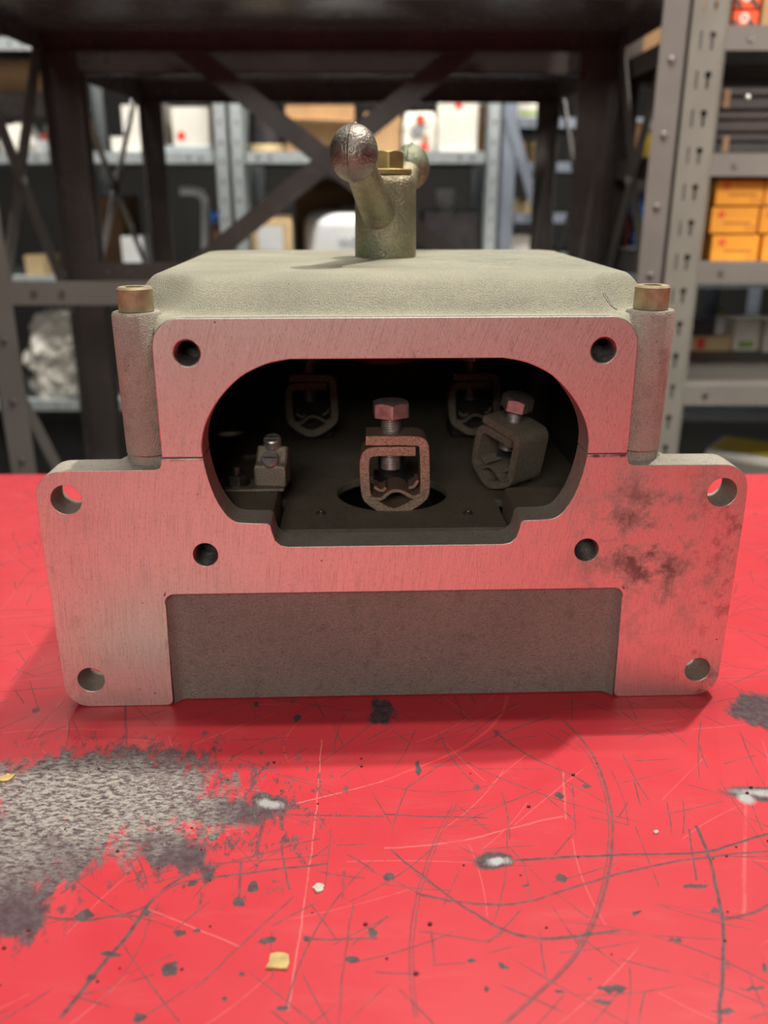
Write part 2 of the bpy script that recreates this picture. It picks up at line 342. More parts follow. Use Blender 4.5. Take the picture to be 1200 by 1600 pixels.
ORANGE = plain('orange_printed_card', (.83, .33, .025), .7, 0, .06, 25)
REDP = plain('red_print', (.75, .06, .03), .7, 0, .06, 25)
ORED = plain('orange_red_card', (.84, .10, .03), .7, 0, .08, 25)
BROWNINK = plain('brown_ink', (.45, .19, .03), .8, 0, .1, 60)
BLACKC = plain('black_case_plastic', (.035, .030, .032), .5, 0, .25, 20)
BLACKC2 = plain('brown_black_case_plastic', (.055, .040, .038), .55, 0, .2, 20)
TAG = plain('tan_paper_tag', (.27, .16, .09), .8, 0, .1, 40)
BLUE = plain('blue_plastic', (.03, .13, .45), .4, 0, .1, 20)
YELLOW = plain('yellow_plastic', (.62, .46, .03), .45, 0, .1, 20)
GREENP = plain('green_print', (.28, .42, .10), .7, 0, .1, 20)
INKGREY = plain('grey_ink', (.30, .30, .31), .7, 0, .1, 20)
CONCRETE = plain('grey_concrete_floor', (.24, .23, .22), .75, 0, .15, 6, .1)
PLASTER = plain('painted_block_wall', (.035, .034, .032), .85, 0, .08, 5, .1)
DARKCEIL = plain('dark_ceiling_boards', (.07, .068, .066), .85, 0, .1, 5)
BENCHLEG = plain('dark_red_bench_frame', (.30, .03, .035), .5, 0, .1, 20)
PAPERY = plain('yellowed_paint_flake', (.66, .50, .20), .7, 0, .25, 240, .3)
PAPERW = plain('off_white_paint_flake', (.72, .66, .56), .7, 0, .2, 240, .3)
DUST = plain('dark_red_grit', (.12, .03, .03), .8, 0, .4, 300)

# ------------------------------------------------------------------ object and mesh helpers
def empty(name, loc=(0, 0, 0), rz=0., parent=None):
    o = bpy.data.objects.new(name, None); C.objects.link(o)
    o.location = loc; o.rotation_euler = (0, 0, rz); o.empty_display_size = .02
    if parent: o.parent = parent
    return o
def tag(o, label=None, cat=None, group=None, kind=None):
    if label: o['label'] = label
    if cat: o['category'] = cat
    if group: o['group'] = group
    if kind: o['kind'] = kind
    return o
def obj(name, bm, mat, parent=None, loc=None, rot=None, smooth=35, bevel=0., seg=2, recalc=True):
    if recalc: bmesh.ops.recalc_face_normals(bm, faces=bm.faces[:])
    me = bpy.data.meshes.new(name); bm.to_mesh(me); bm.free()
    for mm in (mat if isinstance(mat, (list, tuple)) else [mat]): me.materials.append(mm)
    if smooth:
        me.polygons.foreach_set('use_smooth', [True] * len(me.polygons))
        me.set_sharp_from_angle(angle=R(smooth))
    o = bpy.data.objects.new(name, me); C.objects.link(o)
    if parent: o.parent = parent
    if loc: o.location = loc
    if rot: o.rotation_euler = rot
    if bevel:
        b = o.modifiers.new('bevel', 'BEVEL'); b.width = bevel; b.segments = seg
        b.limit_method = 'ANGLE'; b.angle_limit = R(40)
    return o
def B(): return bmesh.new()
def box(bm, x0, x1, y0, y1, z0, z1, mi=0):
    v = [bm.verts.new((x, y, z)) for x in (x0, x1) for y in (y0, y1) for z in (z0, z1)]
    for q in ((0, 1, 3, 2), (4, 6, 7, 5), (0, 4, 5, 1), (2, 3, 7, 6), (0, 2, 6, 4), (1, 5, 7, 3)):
        bm.faces.new([v[i] for i in q]).material_index = mi
    return bm
def bar(bm, p0, p1, w, t, up=(0, 1, 0)):
    """flat bar from p0 to p1: w across, t along 'up'"""
    p0, p1, up = Vector(p0), Vector(p1), Vector(up)
    d = (p1 - p0).normalized(); s = d.cross(up).normalized(); u = s.cross(d).normalized()
    v = [bm.verts.new(p + s * a * w / 2 + u * b * t / 2) for p in (p0, p1) for a in (-1, 1) for b in (-1, 1)]
    for q in ((0, 1, 3, 2), (4, 6, 7, 5), (0, 4, 5, 1), (2, 3, 7, 6), (0, 2, 6, 4), (1, 5, 7, 3)):
        bm.faces.new([v[i] for i in q])
    return bm
def lathe(bm, prof, seg=32, center=(0, 0, 0), axis=(0, 0, 1), rmod=None, mi=0):
    """prof: (r, h) pairs along axis; r = 0 closes the end"""
    ax = Vector(axis).normalized(); rot = Vector((0, 0, 1)).rotation_difference(ax).to_matrix(); c = Vector(center)
    rings = []
    for k, (r, h) in enumerate(prof):
        if r <= 1e-9: rings.append([bm.verts.new(c + rot @ Vector((0, 0, h)))])
        else:
            ring = []
            for i in range(seg):
                a = 2 * math.pi * i / seg
                rr = rmod(k, r, a) if rmod else r
                ring.append(bm.verts.new(c + rot @ Vector((rr * math.cos(a), rr * math.sin(a), h))))
            rings.append(ring)
    for a, b in zip(rings, rings[1:]):
        if len(a) == 1 and len(b) == 1: continue
        for i in range(seg):
            j = (i + 1) % seg
            if len(a) == 1: f = bm.faces.new((a[0], b[i], b[j]))
            elif len(b) == 1: f = bm.faces.new((a[i], b[0], a[j]))
            else: f = bm.faces.new((a[i], b[i], b[j], a[j]))
            f.material_index = mi
    return bm
def cyl(bm, p0, p1, r, seg=16, r2=None):
    p0, p1 = Vector(p0), Vector(p1); L = (p1 - p0).length
    return lathe(bm, [(0, 0), (r, 0), (r if r2 is None else r2, L), (0, L)], seg, p0, p1 - p0)
def prism(bm, loops, f0, f1, mi=(0, 0, 0)):
    """loops[0] outline, the rest holes, all in 2-D; f0/f1 map a 2-D point to the two end faces"""
    t = bmesh.new(); es = []; idx = {}
    pts = []
    for lp in loops:
        vs = [t.verts.new((a, b, 0)) for a, b in lp]
        for v, p in zip(vs, lp): idx[v] = len(pts); pts.append(p)
        es += [t.edges.new((vs[i], vs[(i + 1) % len(vs)])) for i in range(len(vs))]
    r = bmesh.ops.triangle_fill(t, use_beauty=True, use_dissolve=False, edges=es)
    tris = [[idx[v] for v in f.verts] for f in t.faces]
    t.free()
    a = [bm.verts.new(f0(*p)) for p in pts]; b = [bm.verts.new(f1(*p)) for p in pts]
    for q in tris:
        bm.faces.new([a[i] for i in q]).material_index = mi[0]
        bm.faces.new([b[i] for i in reversed(q)]).material_index = mi[1]
    k = 0
    for lp in loops:
        n = len(lp)
        for i in range(n):
            j = (i + 1) % n
            bm.faces.new((a[k + i], a[k + j], b[k + j], b[k + i])).material_index = mi[2]
        k += n
    return bm
def circ(cx, cy, r, n=28, a0=0.): return [(cx + r * math.cos(a0 + 2 * math.pi * i / n), cy + r * math.sin(a0 + 2 * math.pi * i / n)) for i in range(n)]
def arc(cx, cy, r, a0, a1, n=6): return [(cx + r * math.cos(R(a0 + (a1 - a0) * i / n)), cy + r * math.sin(R(a0 + (a1 - a0) * i / n))) for i in range(n + 1)]
def strip(pts, th, round_=3):
    """closed outline of a bent strip with its centre line along pts"""
    P = [Vector((p[0], p[1])) for p in pts]
    # resample corners softly
    for _ in range(round_):
        Q = [P[0]]
        for a, b in zip(P, P[1:]): Q += [a * .75 + b * .25, a * .25 + b * .75]
        P = Q + [P[-1]]
    L, Rr = [], []
    for i, p in enumerate(P):
        d = (P[min(i + 1, len(P) - 1)] - P[max(i - 1, 0)]).normalized(); nn = Vector((-d.y, d.x))
        L.append(tuple(p + nn * th / 2)); Rr.append(tuple(p - nn * th / 2))
    return L + Rr[::-1]
def ribbon(bm, pts, th, y0, y1, round_=2, sc=.001):
    """bent strip of thickness th in the x-z plane, from y0 to y1, built of quads"""
    o = strip(pts, th, round_); n = len(o) // 2
    F = [bm.verts.new((a * sc, y0, b * sc)) for a, b in o]; G = [bm.verts.new((a * sc, y1, b * sc)) for a, b in o]
    N = len(o)
    for i in range(N):
        j = (i + 1) % N
        bm.faces.new((F[i], F[j], G[j], G[i]))
    for i in range(n - 1):
        bm.faces.new((F[i], F[i + 1], F[N - 2 - i], F[N - 1 - i]))
        bm.faces.new((G[N - 1 - i], G[N - 2 - i], G[i + 1], G[i]))
    return bm
def smooth01(t):
    t = max(0., min(1., t)); return t * t * (3 - 2 * t)

# ------------------------------------------------------------------ the store room (setting)
FLOOR, CEIL = -.85, 2.45
def struct(name, bm, mat):
    o = obj(name, bm, mat, smooth=0); o['kind'] = 'structure'; return o
struct('floor', box(B(), -4.2, 4.2, -3.2, 5.4, FLOOR - .1, FLOOR), CONCRETE)
struct('ceiling', box(B(), -4.2, 4.2, -3.2, 5.4, CEIL, CEIL + .1), DARKCEIL)
struct('wall_back', box(B(), -4.2, 4.2, 5.3, 5.4, FLOOR, CEIL), PLASTER)
struct('wall_front', box(B(), -4.2, 4.2, -3.2, -3.1, FLOOR, CEIL), PLASTER)
struct('wall_left', box(B(), -4.2, -4.1, -3.1, 5.3, FLOOR, CEIL), PLASTER)
struct('wall_right', box(B(), 4.1, 4.2, -3.1, 5.3, FLOOR, CEIL), PLASTER)

# ------------------------------------------------------------------ the workbench
bench = tag(empty('workbench', (0, .3, FLOOR)), 'red painted steel workbench, scratched and worn to dark primer', 'workbench')
def bench_part(name, bm, mat, **k):
    o = obj(name, bm, mat, bench, **k); o.location = (0, -.3, -FLOOR); return o
bench_part('tabletop', box(B(), -1.1, 1.1, -.30, .796, -.045, 0), BENCH, bevel=.003)
for sx in (-1.0, 1.0):
    for sy in (-.2, .70):
        bench_part('leg', box(B(), sx - .03, sx + .03, sy - .03, sy + .03, FLOOR, -.045), BENCHLEG)
bench_part('frame_rail', box(B(), -.97, .97, -.2, -.16, -.12, -.045), BENCHLEG)
bench_part('frame_rail', box(B(), -.97, .97, .66, .70, -.12, -.045), BENCHLEG)

# ------------------------------------------------------------------ the cast terminal box
mm = .001
TBOX = tag(empty('terminal_box', (.0060, .3985, .0002), R(2.0)), 'open cast aluminium terminal box with milled front flange standing on the red workbench', 'terminal box')
def fy(v): return lambda a, b: (a * mm, v * mm, b * mm)
def mirror(pts): return pts + [(-a, b) for a, b in reversed(pts)]
# base: front plate
right = [(91.3, 134), (111, 134), (111.4, 130.8), (112.2, 129.3), (114.2, 128.6)]
right += [(156, 128.4)] + arc(158.6, 115.3, 13, 84, 4, 8) + [(171.9, 100), (171.4, 40)] + arc(158.6, 12.6, 12.6, 0, -82, 8) + [(152, 0), (121, 0)]
right += arc(119.2, 3, 3, 270, 180, 4) + [(115.6, 40), (115.2, 58)] + arc(110.6, 58.6, 5, 0, 90, 5)
halfopen = [(90.4, 127.7), (88.8, 120.6), (86.2, 112.7), (82.7, 106.5), (80, 103.4), (76.6, 101.6), (70, 101), (62.9, 100.9), (61.2, 99.7), (60.6, 96.3), (59.3, 91.9), (56.6, 89.2), (53, 88.4)]
def cr(pts, n=4):
    """Catmull-Rom through pts"""
    out = []
    for i in range(len(pts) - 1):
        p0, p1, p2, p3 = (Vector(pts[max(0, min(len(pts) - 1, i + k))]) for k in (-1, 0, 1, 2))
        for j in range(n):
            t = j / n
            out.append(tuple(.5 * ((2 * p1) + (-p0 + p2) * t + (2 * p0 - 5 * p1 + 4 * p2 - p3) * t * t + (-p0 + 3 * p1 - 3 * p2 + p3) * t ** 3)))
    return out + [tuple(pts[-1])]
lowopen = cr([(91.3, 134)] + halfopen[:7], 3)[1:] + halfopen[7:]
outline = right + [(-a, b) for a, b in reversed(right)]              # right side down, then up the left
outline = outline + [(-a, b) for a, b in lowopen] + list(reversed(lowopen))
TAPLOW = [(-93.6, 84.8), (94.9, 84.6)]; THRU = [(-157.6, 114.2), (159.4, 114.2), (-157, 15.9), (159.4, 15.5)]
holes = [circ(a, b, 6.1) for a, b in TAPLOW] + [circ(a, b, r, 32) for (a, b), r in zip(THRU, (7.3, 7.3, 6.9, 6.8))]
base_bm = prism(B(), [outline] + holes, fy(0), fy(19), (1, 0, 0))
base = obj('base', base_bm, [CAST, MILLED], TBOX, bevel=.0006)
tag(base, 'lower half with broad milled flange and four bolt lugs')
# the rough recessed panel under the flange
pb = B()
N = 40
panel = [(-115.6, 0.4), (115.6, 0.4), (115.4, 64.4), (-115.4, 64.4)]
for i in range(N):        # slightly coved at both ends and under the flange
    pass
def panel_v(u, z):
    e = min(115.5 - abs(u), 64 - z)
    return 5.2 - 4.6 * (1 - min(1, max(0, (115.5 - abs(u)) / 5.5))) ** 2 - 2.2 * (1 - min(1, max(0, (64 - z) / 3.))) ** 2
us = [-115.6 + 231.2 * i / 92 for i in range(93)]; zs = [.4 + 64 * j / 26 for j in range(27)]
grid = [[pb.verts.new((u * mm, panel_v(u, z) * mm, z * mm)) for z in zs] for u in us]
for i in range(len(us) - 1):
    for j in range(len(zs) - 1): pb.faces.new((grid[i][j], grid[i + 1][j], grid[i + 1][j + 1], grid[i][j + 1]))
box(pb, -.1156, .1156, .0075, .019, .0004, .0644)
for q in ((0, 0, 1), (1, 0, 1)): pass
v0 = [pb.verts.new((u * mm, 8 * mm, .4 * mm)) for u in us]
for i in range(len(us) - 1): pb.faces.new((grid[i][0], v0[i], v0[i + 1], grid[i + 1][0]))
tag(obj('recessed_panel', pb, CAST_DARK, base, smooth=50), 'rough grey cast panel set back under the flange')
# base: shell behind the flange
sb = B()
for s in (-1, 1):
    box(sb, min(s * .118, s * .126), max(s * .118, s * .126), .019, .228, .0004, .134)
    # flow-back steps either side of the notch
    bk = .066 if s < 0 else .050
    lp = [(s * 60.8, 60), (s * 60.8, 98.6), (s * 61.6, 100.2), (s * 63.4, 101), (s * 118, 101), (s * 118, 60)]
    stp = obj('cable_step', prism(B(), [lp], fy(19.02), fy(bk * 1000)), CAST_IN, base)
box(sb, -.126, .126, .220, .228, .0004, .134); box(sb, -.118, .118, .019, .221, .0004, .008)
obj('base_shell', sb, SHADE_IN, base)
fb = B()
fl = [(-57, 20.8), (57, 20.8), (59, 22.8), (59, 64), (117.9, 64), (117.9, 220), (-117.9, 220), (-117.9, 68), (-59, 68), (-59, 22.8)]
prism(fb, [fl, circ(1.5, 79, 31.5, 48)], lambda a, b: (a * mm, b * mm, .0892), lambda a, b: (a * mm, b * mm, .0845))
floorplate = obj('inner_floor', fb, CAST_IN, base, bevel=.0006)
for (a, b) in ((-38.6, 44), (40.8, 42)):
    obj('rivet', lathe(B(), [(2.6 * mm, 0), (2.6 * mm, .0006), (1.9 * mm, .0013), (1.2 * mm, .0013), (1.0 * mm, .0007), (0, .0007)], 16, (a * mm, b * mm, .0892)), DARKSTEEL, floorplate)

# cover: front plate
upopen = cr([(91.3, 134.3), (91.4, 141), (89.4, 149.3), (85.2, 157.6), (79.4, 165.2), (71.6, 172.4), (63.2, 176.8), (57, 178.9), (48.5, 180.4)], 3)
rside = [(110.8, 134.3), (110.8, 186.2)] + arc(97.8, 186.2, 13, 8, 90, 8)
out2 = rside + [(-a, b) for a, b in reversed(rside)] + [(-a, b) for a, b in upopen] + list(reversed(upopen))
TAPUP = [(-95.2, 183.6), (95.0, 183.8)]
cover_bm = prism(B(), [out2] + [circ(a, b, 5.9) for a, b in TAPUP], fy(.35), fy(20), (1, 0, 0))
cover = obj('cover', cover_bm, [CAST, MILLED], TBOX, bevel=.0006)
tag(cover, 'upper half with arched opening and rounded sand-cast lid')
# threads in the tapped holes
def thread(r_out, r_in, L, pitch):
    pr = []; h = .0009
    pr.append((r_out * 1.0, h))
    while h < L:
        pr += [(r_in, h + pitch * .5), (r_out, h + pitch)]; h += pitch
    return pr + [(0, h)]
for pts, par, ro in ((TAPLOW, base, 6.08), (TAPUP, cover, 5.88)):
    for a, b in pts:
        obj('tapped_hole', lathe(B(), thread(ro * mm, (ro - .8) * mm, .019, .00155), 28, (a * mm, .0004, b * mm), (0, 1, 0)), DARKSTEEL, par, recalc=False, smooth=0)
# cover: lid as a height field
W, D = 127., 228.
FP = cr([(0, .0), (2, .0), (5, .0), (8, -.02), (11, .12), (14, .38), (18, .64), (23, .86), (30, .97), (38, 1), (46, 1)], 6)
def front_profile(v):
    for (a, p), (b, q) in zip(FP, FP[1:]):
        if v <= b: return p + (q - p) * max(0, v - a) / (b - a)
    return 1.
def lid_z(u, v):
    a = abs(u)
    side = math.sin(math.pi / 2 * max(0, min(1, (W - a) / 15)))
    back = math.sin(math.pi / 2 * max(0, min(1, (D - v) / 15)))
    # plan corners at the back
    if a > W - 30 and v > D - 30:
        dd = 30 - math.hypot(a - (W - 30), v - (D - 30)); side = back = math.sin(math.pi / 2 * max(0, min(1, dd / 15)))
    front = front_profile(v)
    bolt = smooth01((math.hypot(a - 119, v - 13) - 11.5) / 17.)
    # the pan's front corner swings round the bolt seat
    g = min(side, back, 1) * front * (bolt if v < 60 else 1)
    z = 199.2 + 16.3 * g
    if v < 10:
        cz = 199.2 if a <= 97.8 else 186.2 + math.sqrt(max(0, 169 - min(13, a - 97.8) ** 2))
        k = smooth01((v - 3.) / 7.)
        z = min(z, cz) * (1 - k) + z * k if a > 97.8 else z
    return z
lb = B()
us = sorted(set([round(-W + 2 * W * i / 150, 4) for i in range(151)]))
vs = [1.0, 1.5] + [2 + 1.5 * i for i in range(27)] + [42 + 4 * i for i in range(37)] + [D - 38 + 38 * i / 24 for i in range(1, 25)]
gv = {}
def keep(u, v):
    a = abs(u)
    if a > W - 30 and v > D - 30 and math.hypot(a - (W - 30), v - (D - 30)) > 30.6: return False
    if v < 16 and a > 110.9: return False
    if v < 26 and a > 119: return False
    return True
for i, u in enumerate(us):
    for j, v in enumerate(vs):
        if keep(u, v): gv[i, j] = lb.verts.new((u * mm, v * mm, lid_z(u, v) * mm))
for i in range(len(us) - 1):
    for j in range(len(vs) - 1):
        q = [(i, j), (i + 1, j), (i + 1, j + 1), (i, j + 1)]
        if all(k in gv for k in q): lb.faces.new([gv[k] for k in q])
obj('lid', lb, LID, cover, smooth=60)
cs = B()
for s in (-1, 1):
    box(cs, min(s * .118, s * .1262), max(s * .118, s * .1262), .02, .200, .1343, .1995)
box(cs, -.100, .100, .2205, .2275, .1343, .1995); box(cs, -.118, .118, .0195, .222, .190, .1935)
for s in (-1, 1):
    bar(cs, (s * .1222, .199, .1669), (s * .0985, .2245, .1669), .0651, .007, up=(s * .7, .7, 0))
obj('cover_shell', cs, SHADE_IN, cover)
# bolt columns with their cap screws
for s in (-1, 1):
    col = lathe(B(), [(0, 134.6 * mm), (10.8 * mm, 134.6 * mm), (11.1 * mm, 170 * mm), (11.3 * mm, 199.4 * mm), (10.6 * mm, 200.6 * mm), (0, 200.6 * mm)], 40, (s * .119, .0132, 0))
    obj('bolt_column', col, CAST, cover)
    ft = lathe(B(), [(0, 134.2 * mm), (11 * mm, 134.2 * mm), (11.3 * mm, 131.8 * mm), (12.6 * mm, 129.8 * mm), (16 * mm, 128.5 * mm), (0, 128.3 * mm)], 40, (s * .119, .0162, 0))
    obj('column_foot', ft, CAST, base)
    hexr = lambda k, r, a: r if k < 4 else r / math.cos((a % (math.pi / 3)) - math.pi / 6)
    sc = lathe(B(), [(7.6 * mm, 0), (8 * mm, .5 * mm), (8 * mm, 10.1 * mm), (7.2 * mm, 11 * mm), (4 * mm, 11 * mm), (4 * mm, 5.5 * mm), (0, 5.5 * mm)], 36, (s * .119, .0132, .2006), rmod=hexr)
    tag(obj('cap_screw', sc, YZINC, cover), 'yellow zinc socket head screw on its column')
# little leaf-shaped casting mark on the right front of the lid
mk = B(); leaf = []
for i in range(24):
    a = math.tau * i / 24; p, q = 4.2 * math.cos(a), 1.1 * math.sin(a) * abs(math.sin(a)) ** .3
    leaf.append((100.6 + p * .62 + q * .78, 17.2 - p * .72 + q * .62))
for (u0, w0), (u1, w1) in zip(leaf, leaf[1:] + leaf[:1]):
    cyl(mk, (u0 * mm, w0 * mm, (lid_z(u0, w0) + .25) * mm), (u1 * mm, w1 * mm, (lid_z(u1, w1) + .25) * mm), .00045, 8)
obj('casting_mark', mk, CAST, cover, smooth=60)
# hub of the handle shaft under the lid
obj('shaft_hub', cyl(B(), (0, .140, .192), (0, .140, .156), .0215, 32), HUBMAT, cover)

# the handle on the lid
hb = B()
HC = (0, .146, 0)
lathe(hb, [(0, .2150), (.0178, .2150), (.0182, .2165), (.0180, .240), (.0178, .2565), (.0165, .2600), (.0140, .2616), (0, .2616)], 48, HC)
balls = []
for s in (-1, 1):
    p0 = Vector((s * .003, .146 + s * .008, .2375)); p1 = Vector((s * .0185, .146 + s * .064, .2705 if s < 0 else .2670))
    d = p1 - p0
    lathe(hb, [(.0100, 0), (.0096, d.length * .35), (.0084, d.length * .72), (.0080, d.length * .95), (0, d.length)], 28, p0, d)
    balls.append((p1, d.normalized()))
handle = obj('handle', hb, HANDLE, cover, smooth=45)
tag(handle, 'plated cast handle boss with two ball-ended arms')
for p1, d in balls:
    q = B(); bmesh.ops.create_uvsphere(q, u_segments=40, v_segments=24, radius=.0124)
    bmesh.ops.scale(q, vec=(1, 1, 1.14), verts=q.verts)
    # raised moulding seam in the plane of the arm
    ring = B()
    nrm = Vector((d.x, d.y, 0)).cross(Vector((0, 0, 1))).normalized()
    h = Vector((d.x, d.y, 0)).normalized()
    for i in range(56):
        a0, a1 = 2 * math.pi * i / 56, 2 * math.pi * (i + 1) / 56
        f = lambda a, r, t: h * (r * math.cos(a)) + Vector((0, 0, 1.14 * r * math.sin(a))) + nrm * t
        vv = [q.verts.new(f(a, r, t)) for a in (a0, a1) for r, t in ((.0122, -.0005), (.0127, 0), (.0122, .0005))]
        q.faces.new((vv[0], vv[1], vv[4], vv[3])); q.faces.new((vv[1], vv[2], vv[5], vv[4]))
    bmesh.ops.create_uvsphere(q, u_segments=10, v_segments=6, radius=.0011, matrix=Matrix.Translation((0, 0, .0142)))
    o = obj('ball', q, BALL if p1.x < 0 else HANDLE, handle, smooth=50, recalc=False)
    o.location = p1
    o.rotation_euler = Vector((0, 0, 1)).rotation_difference((Vector((0, 0, 1)) * 2.4 - d * (.6 if p1.x < 0 else -.6)).normalized()).to_euler()
obj('washer', lathe(B(), [(0, .2616), (.0150, .2616), (.0152, .2622), (.0152, .2640), (.0148, .2645), (0, .2645)], 40, HC), BRASS, handle)
def hex_head(bm, c, z0, z1, af, axis_rot=0.):
    r = af / 2 / math.cos(math.pi / 6); n = 72
    def rm(k, rr, a):
        hx = (af / 2) / math.cos(((a + axis_rot) % (math.pi / 3)) - math.pi / 6)
        return min(hx, rr)
    # chamfer: the cone cuts the corners, which leaves the arched tops of the flats
    prof = [(0, z0), (r, z0)]
    for k in range(9): prof.append((r, z0 + (z1 - z0) * (.55 + .45 * k / 8) if k == 0 else z0 + (z1 - z0) * .55))
    prof = [(0, z0), (r * 1.0, z0), (r * 1.0, z1)]
    vs = []
    for k in range(3):
        pass
    bot, top, cap = [], [], []
    cx, cy = c
    for i in range(n):
        a = 2 * math.pi * i / n
        hx = (af / 2) / math.cos(((a + axis_rot) % (math.pi / 3)) - math.pi / 6)
        zt = z1 - max(0, hx - af / 2 * .97) * .62
        bot.append(bm.verts.new((cx + hx * math.cos(a), cy + hx * math.sin(a), z0)))
        top.append(bm.verts.new((cx + hx * math.cos(a), cy + hx * math.sin(a), zt)))
        q = af / 2 * .95
        cap.append(bm.verts.new((cx + q * math.cos(a), cy + q * math.sin(a), z1)))
    for i in range(n):
        j = (i + 1) % n
        bm.faces.new((bot[i], bot[j], top[j], top[i])); bm.faces.new((top[i], top[j], cap[j], cap[i]))
    bm.faces.new(cap); bm.faces.new(bot[::-1])
    return bm
obj('hex_bolt', hex_head(B(), (0, .146), .2645, .2742, .0190, R(22)), BRASS, handle, smooth=30)

# ------------------------------------------------------------------ wire clamps inside
def threads(bm, cx, cy, z0, z1, r, pitch=.0013):
    pr = [(0, z0), (r * .8, z0), (r, z0 + .0006)]; z = z0 + .0006
    while z < z1 - pitch:
        pr += [(r * .86, z + pitch / 2), (r, z + pitch)]; z += pitch
    return lathe(bm, pr + [(r, z1), (0, z1)], 24, (cx, cy, 0))
def clamp(loc, rot, mat, sc=1., y1=.012):
    ring = [(11.3, 36.8), (-9, 36.9), (-14.2, 36.2), (-16.2, 31), (-15.4, 12.8), (-13.4, 9.2), (-4.6, 3.4), (0, 2.2), (4.6, 3.3), (15.6, 10.4), (16.9, 14.5), (16.2, 37), (15.4, 41.6), (11, 42.7), (-15, 42.7)]
    b = ribbon(B(), ring, 4.9, -.007, y1, 2); yb = (y1 - .007) / 2
    c = obj('terminal_clamp', b, mat, TBOX, loc=loc, rot=rot, smooth=45)
    c.scale = (sc,) * 3
    p = ribbon(B(), [(-14.5, 11.3), (-9.4, 10.6), (-6.4, 10.6), (-2.6, 14.6), (1.2, 15.6), (5, 14.6), (9.2, 11.6), (12, 11.6), (17.6, 15)], 1.7, -.0085, y1 + .0005, 2)
    obj('pressure_plate', p, mat, c, smooth=45)
    t = B()
    ribbon(t, [(-10.6, 16.6), (-8.2, 14.8), (-6, 14.4), (-4.4, 16.2)], 1.5, -.006, .006, 1)
    ribbon(t, [(8.0, 16.2), (10.2, 16.3), (11.6, 17.8), (12.8, 20.2)], 1.5, -.006, .006, 1)
    obj('saddle_tabs', t, mat, c, smooth=45)
    q = B(); threads(q, -.0016, yb, .0245, .0545, .0055)
    hex_head(q, (-.0016, yb), .0540, .0620, .0180, R(26))
    obj('hex_bolt', q, ZINC, c, smooth=30)
    return c
c1 = clamp((.0012, .055, .0858), (0, 0, R(-1)), CLAMP); tag(c1, 'nearest cage clamp, coppery, over the floor hole')
c2 = clamp((-.0488, .186, .0955), (0, 0, 0), CLAMP2, .94)
c3 = clamp((.0612, .186, .0955), (0, 0, 0), CLAMP2, .94)
c4 = clamp((.0610, .082, .0925), (R(2), R(14), R(-52)), CLAMP2, .88, .020); tag(c4, 'smaller grey clamp, tilted to the right')
# studs and bars that carry them
st = B()
cyl(st, (.001, .080, .008), (.001, .080, .118), .0075, 20); box(st, -.009, .011, .064, .0885, .094, .100)
obj('terminal_stud', st, RUBBER, TBOX)
for x in (-.0488, .0612):
    s_ = B(); box(s_, x - .014, x + .014, .1965, .2205, .0892, .150)
    obj('insulator_block', s_, RUBBER, TBOX, bevel=.002)
s_ = B(); box(s_, .056, .086, .094, .122, .0892, .112)
obj('insulator_block', s_, RUBBER, TBOX, bevel=.002)
# small two-screw terminal on the left step
tb = B()
prof = [(-8.5, 0), (8.5, 0), (8.5, 9), (6.5, 20), (-4.5, 20), (-8.5, 10)]
lp = [(0, 0), (13, 0), (13, 19), (9.5, 21), (3.6, 12.6), (0, 12)]
prism(tb, [lp], lambda a, b: (-.0085, a * mm, b * mm), lambda a, b: (.0085, a * mm, b * mm))
left_term = obj('screw_terminal', tb, CLAMP2, TBOX, loc=(-.0655, .050, .1026), rot=(0, 0, R(-8)), bevel=.0012)
tag(left_term, 'small grey terminal block with two slotted screws')
for (y, z, tilt) in ((.0044, .0128, 45), (.0108, .0205, 18)):
    ax = Vector((0, -math.sin(R(tilt)), math.cos(R(tilt))))
    b_ = lathe(B(), [(0, 0), (.0048, 0), (.0048, .0042), (.0042, .0050), (0, .0050)], 24, (0, y, z), ax)
    s1 = obj('slotted_screw', b_, ZINC, left_term)
    side = Vector((1, 0, 0)); pp = Vector((0, y, z)) + ax * .00505
    obj('screw_slot', bar(B(), pp - side * .0038, pp + side * .0038, .0010, .0004, up=ax), DARKSTEEL, s1, smooth=0)
tp = B(); box(tp, -.0975, -.058, .047, .0655, .1010, .1026)
strap = obj('terminal_strap', tp, CLAMP2, TBOX, bevel=.0006)
hx = hex_head(B(), (-.084, .057), .1036, .1085, .010, .2); lathe(hx, [(0, .1026), (.0072, .1026), (.0072, .1036), (0, .1036)], 24, (-.084, .057, 0)); cyl(hx, (-.084, .057, .1085), (-.084, .057, .1125), .0026, 14)
obj('hex_nut', hx, DARKSTEEL, strap, smooth=30)

# ------------------------------------------------------------------ flakes and grit on the bench
def flake(name, label, x, y, r, th, mat, seed, stretch=1., rz=0.):
    rnd = random.Random(seed); n = 12
    rr = [r * (0.65 + .5 * rnd.random()) for _ in range(n)]
    b = B(); tl = [b.verts.new((0, 0, th * 1.2))]
    T = [b.verts.new((rr[i] * math.cos(i * math.tau / n) * stretch, rr[i] * math.sin(i * math.tau / n), th * (1 + .8 * rnd.random()))) for i in range(n)]
    Bo = [b.verts.new((rr[i] * math.cos(i * math.tau / n) * stretch * .96, rr[i] * math.sin(i * math.tau / n) * .96, 0)) for i in range(n)]
    for i in range(n):
        j = (i + 1) % n
        b.faces.new((tl[0], T[i], T[j])); b.faces.new((T[i], Bo[i], Bo[j], T[j]))
    b.faces.new(Bo[::-1])
    o = obj(name, b, mat, loc=(x, y, 0), rot=(0, 0, rz), smooth=0)
    return tag(o, label, 'paint flake')
flake('paint_flake', 'large yellow and brown flake in front, low centre of the bench', -.0368, .2318, .0040, .0008, PAPERY, 3, 1.2, .2)
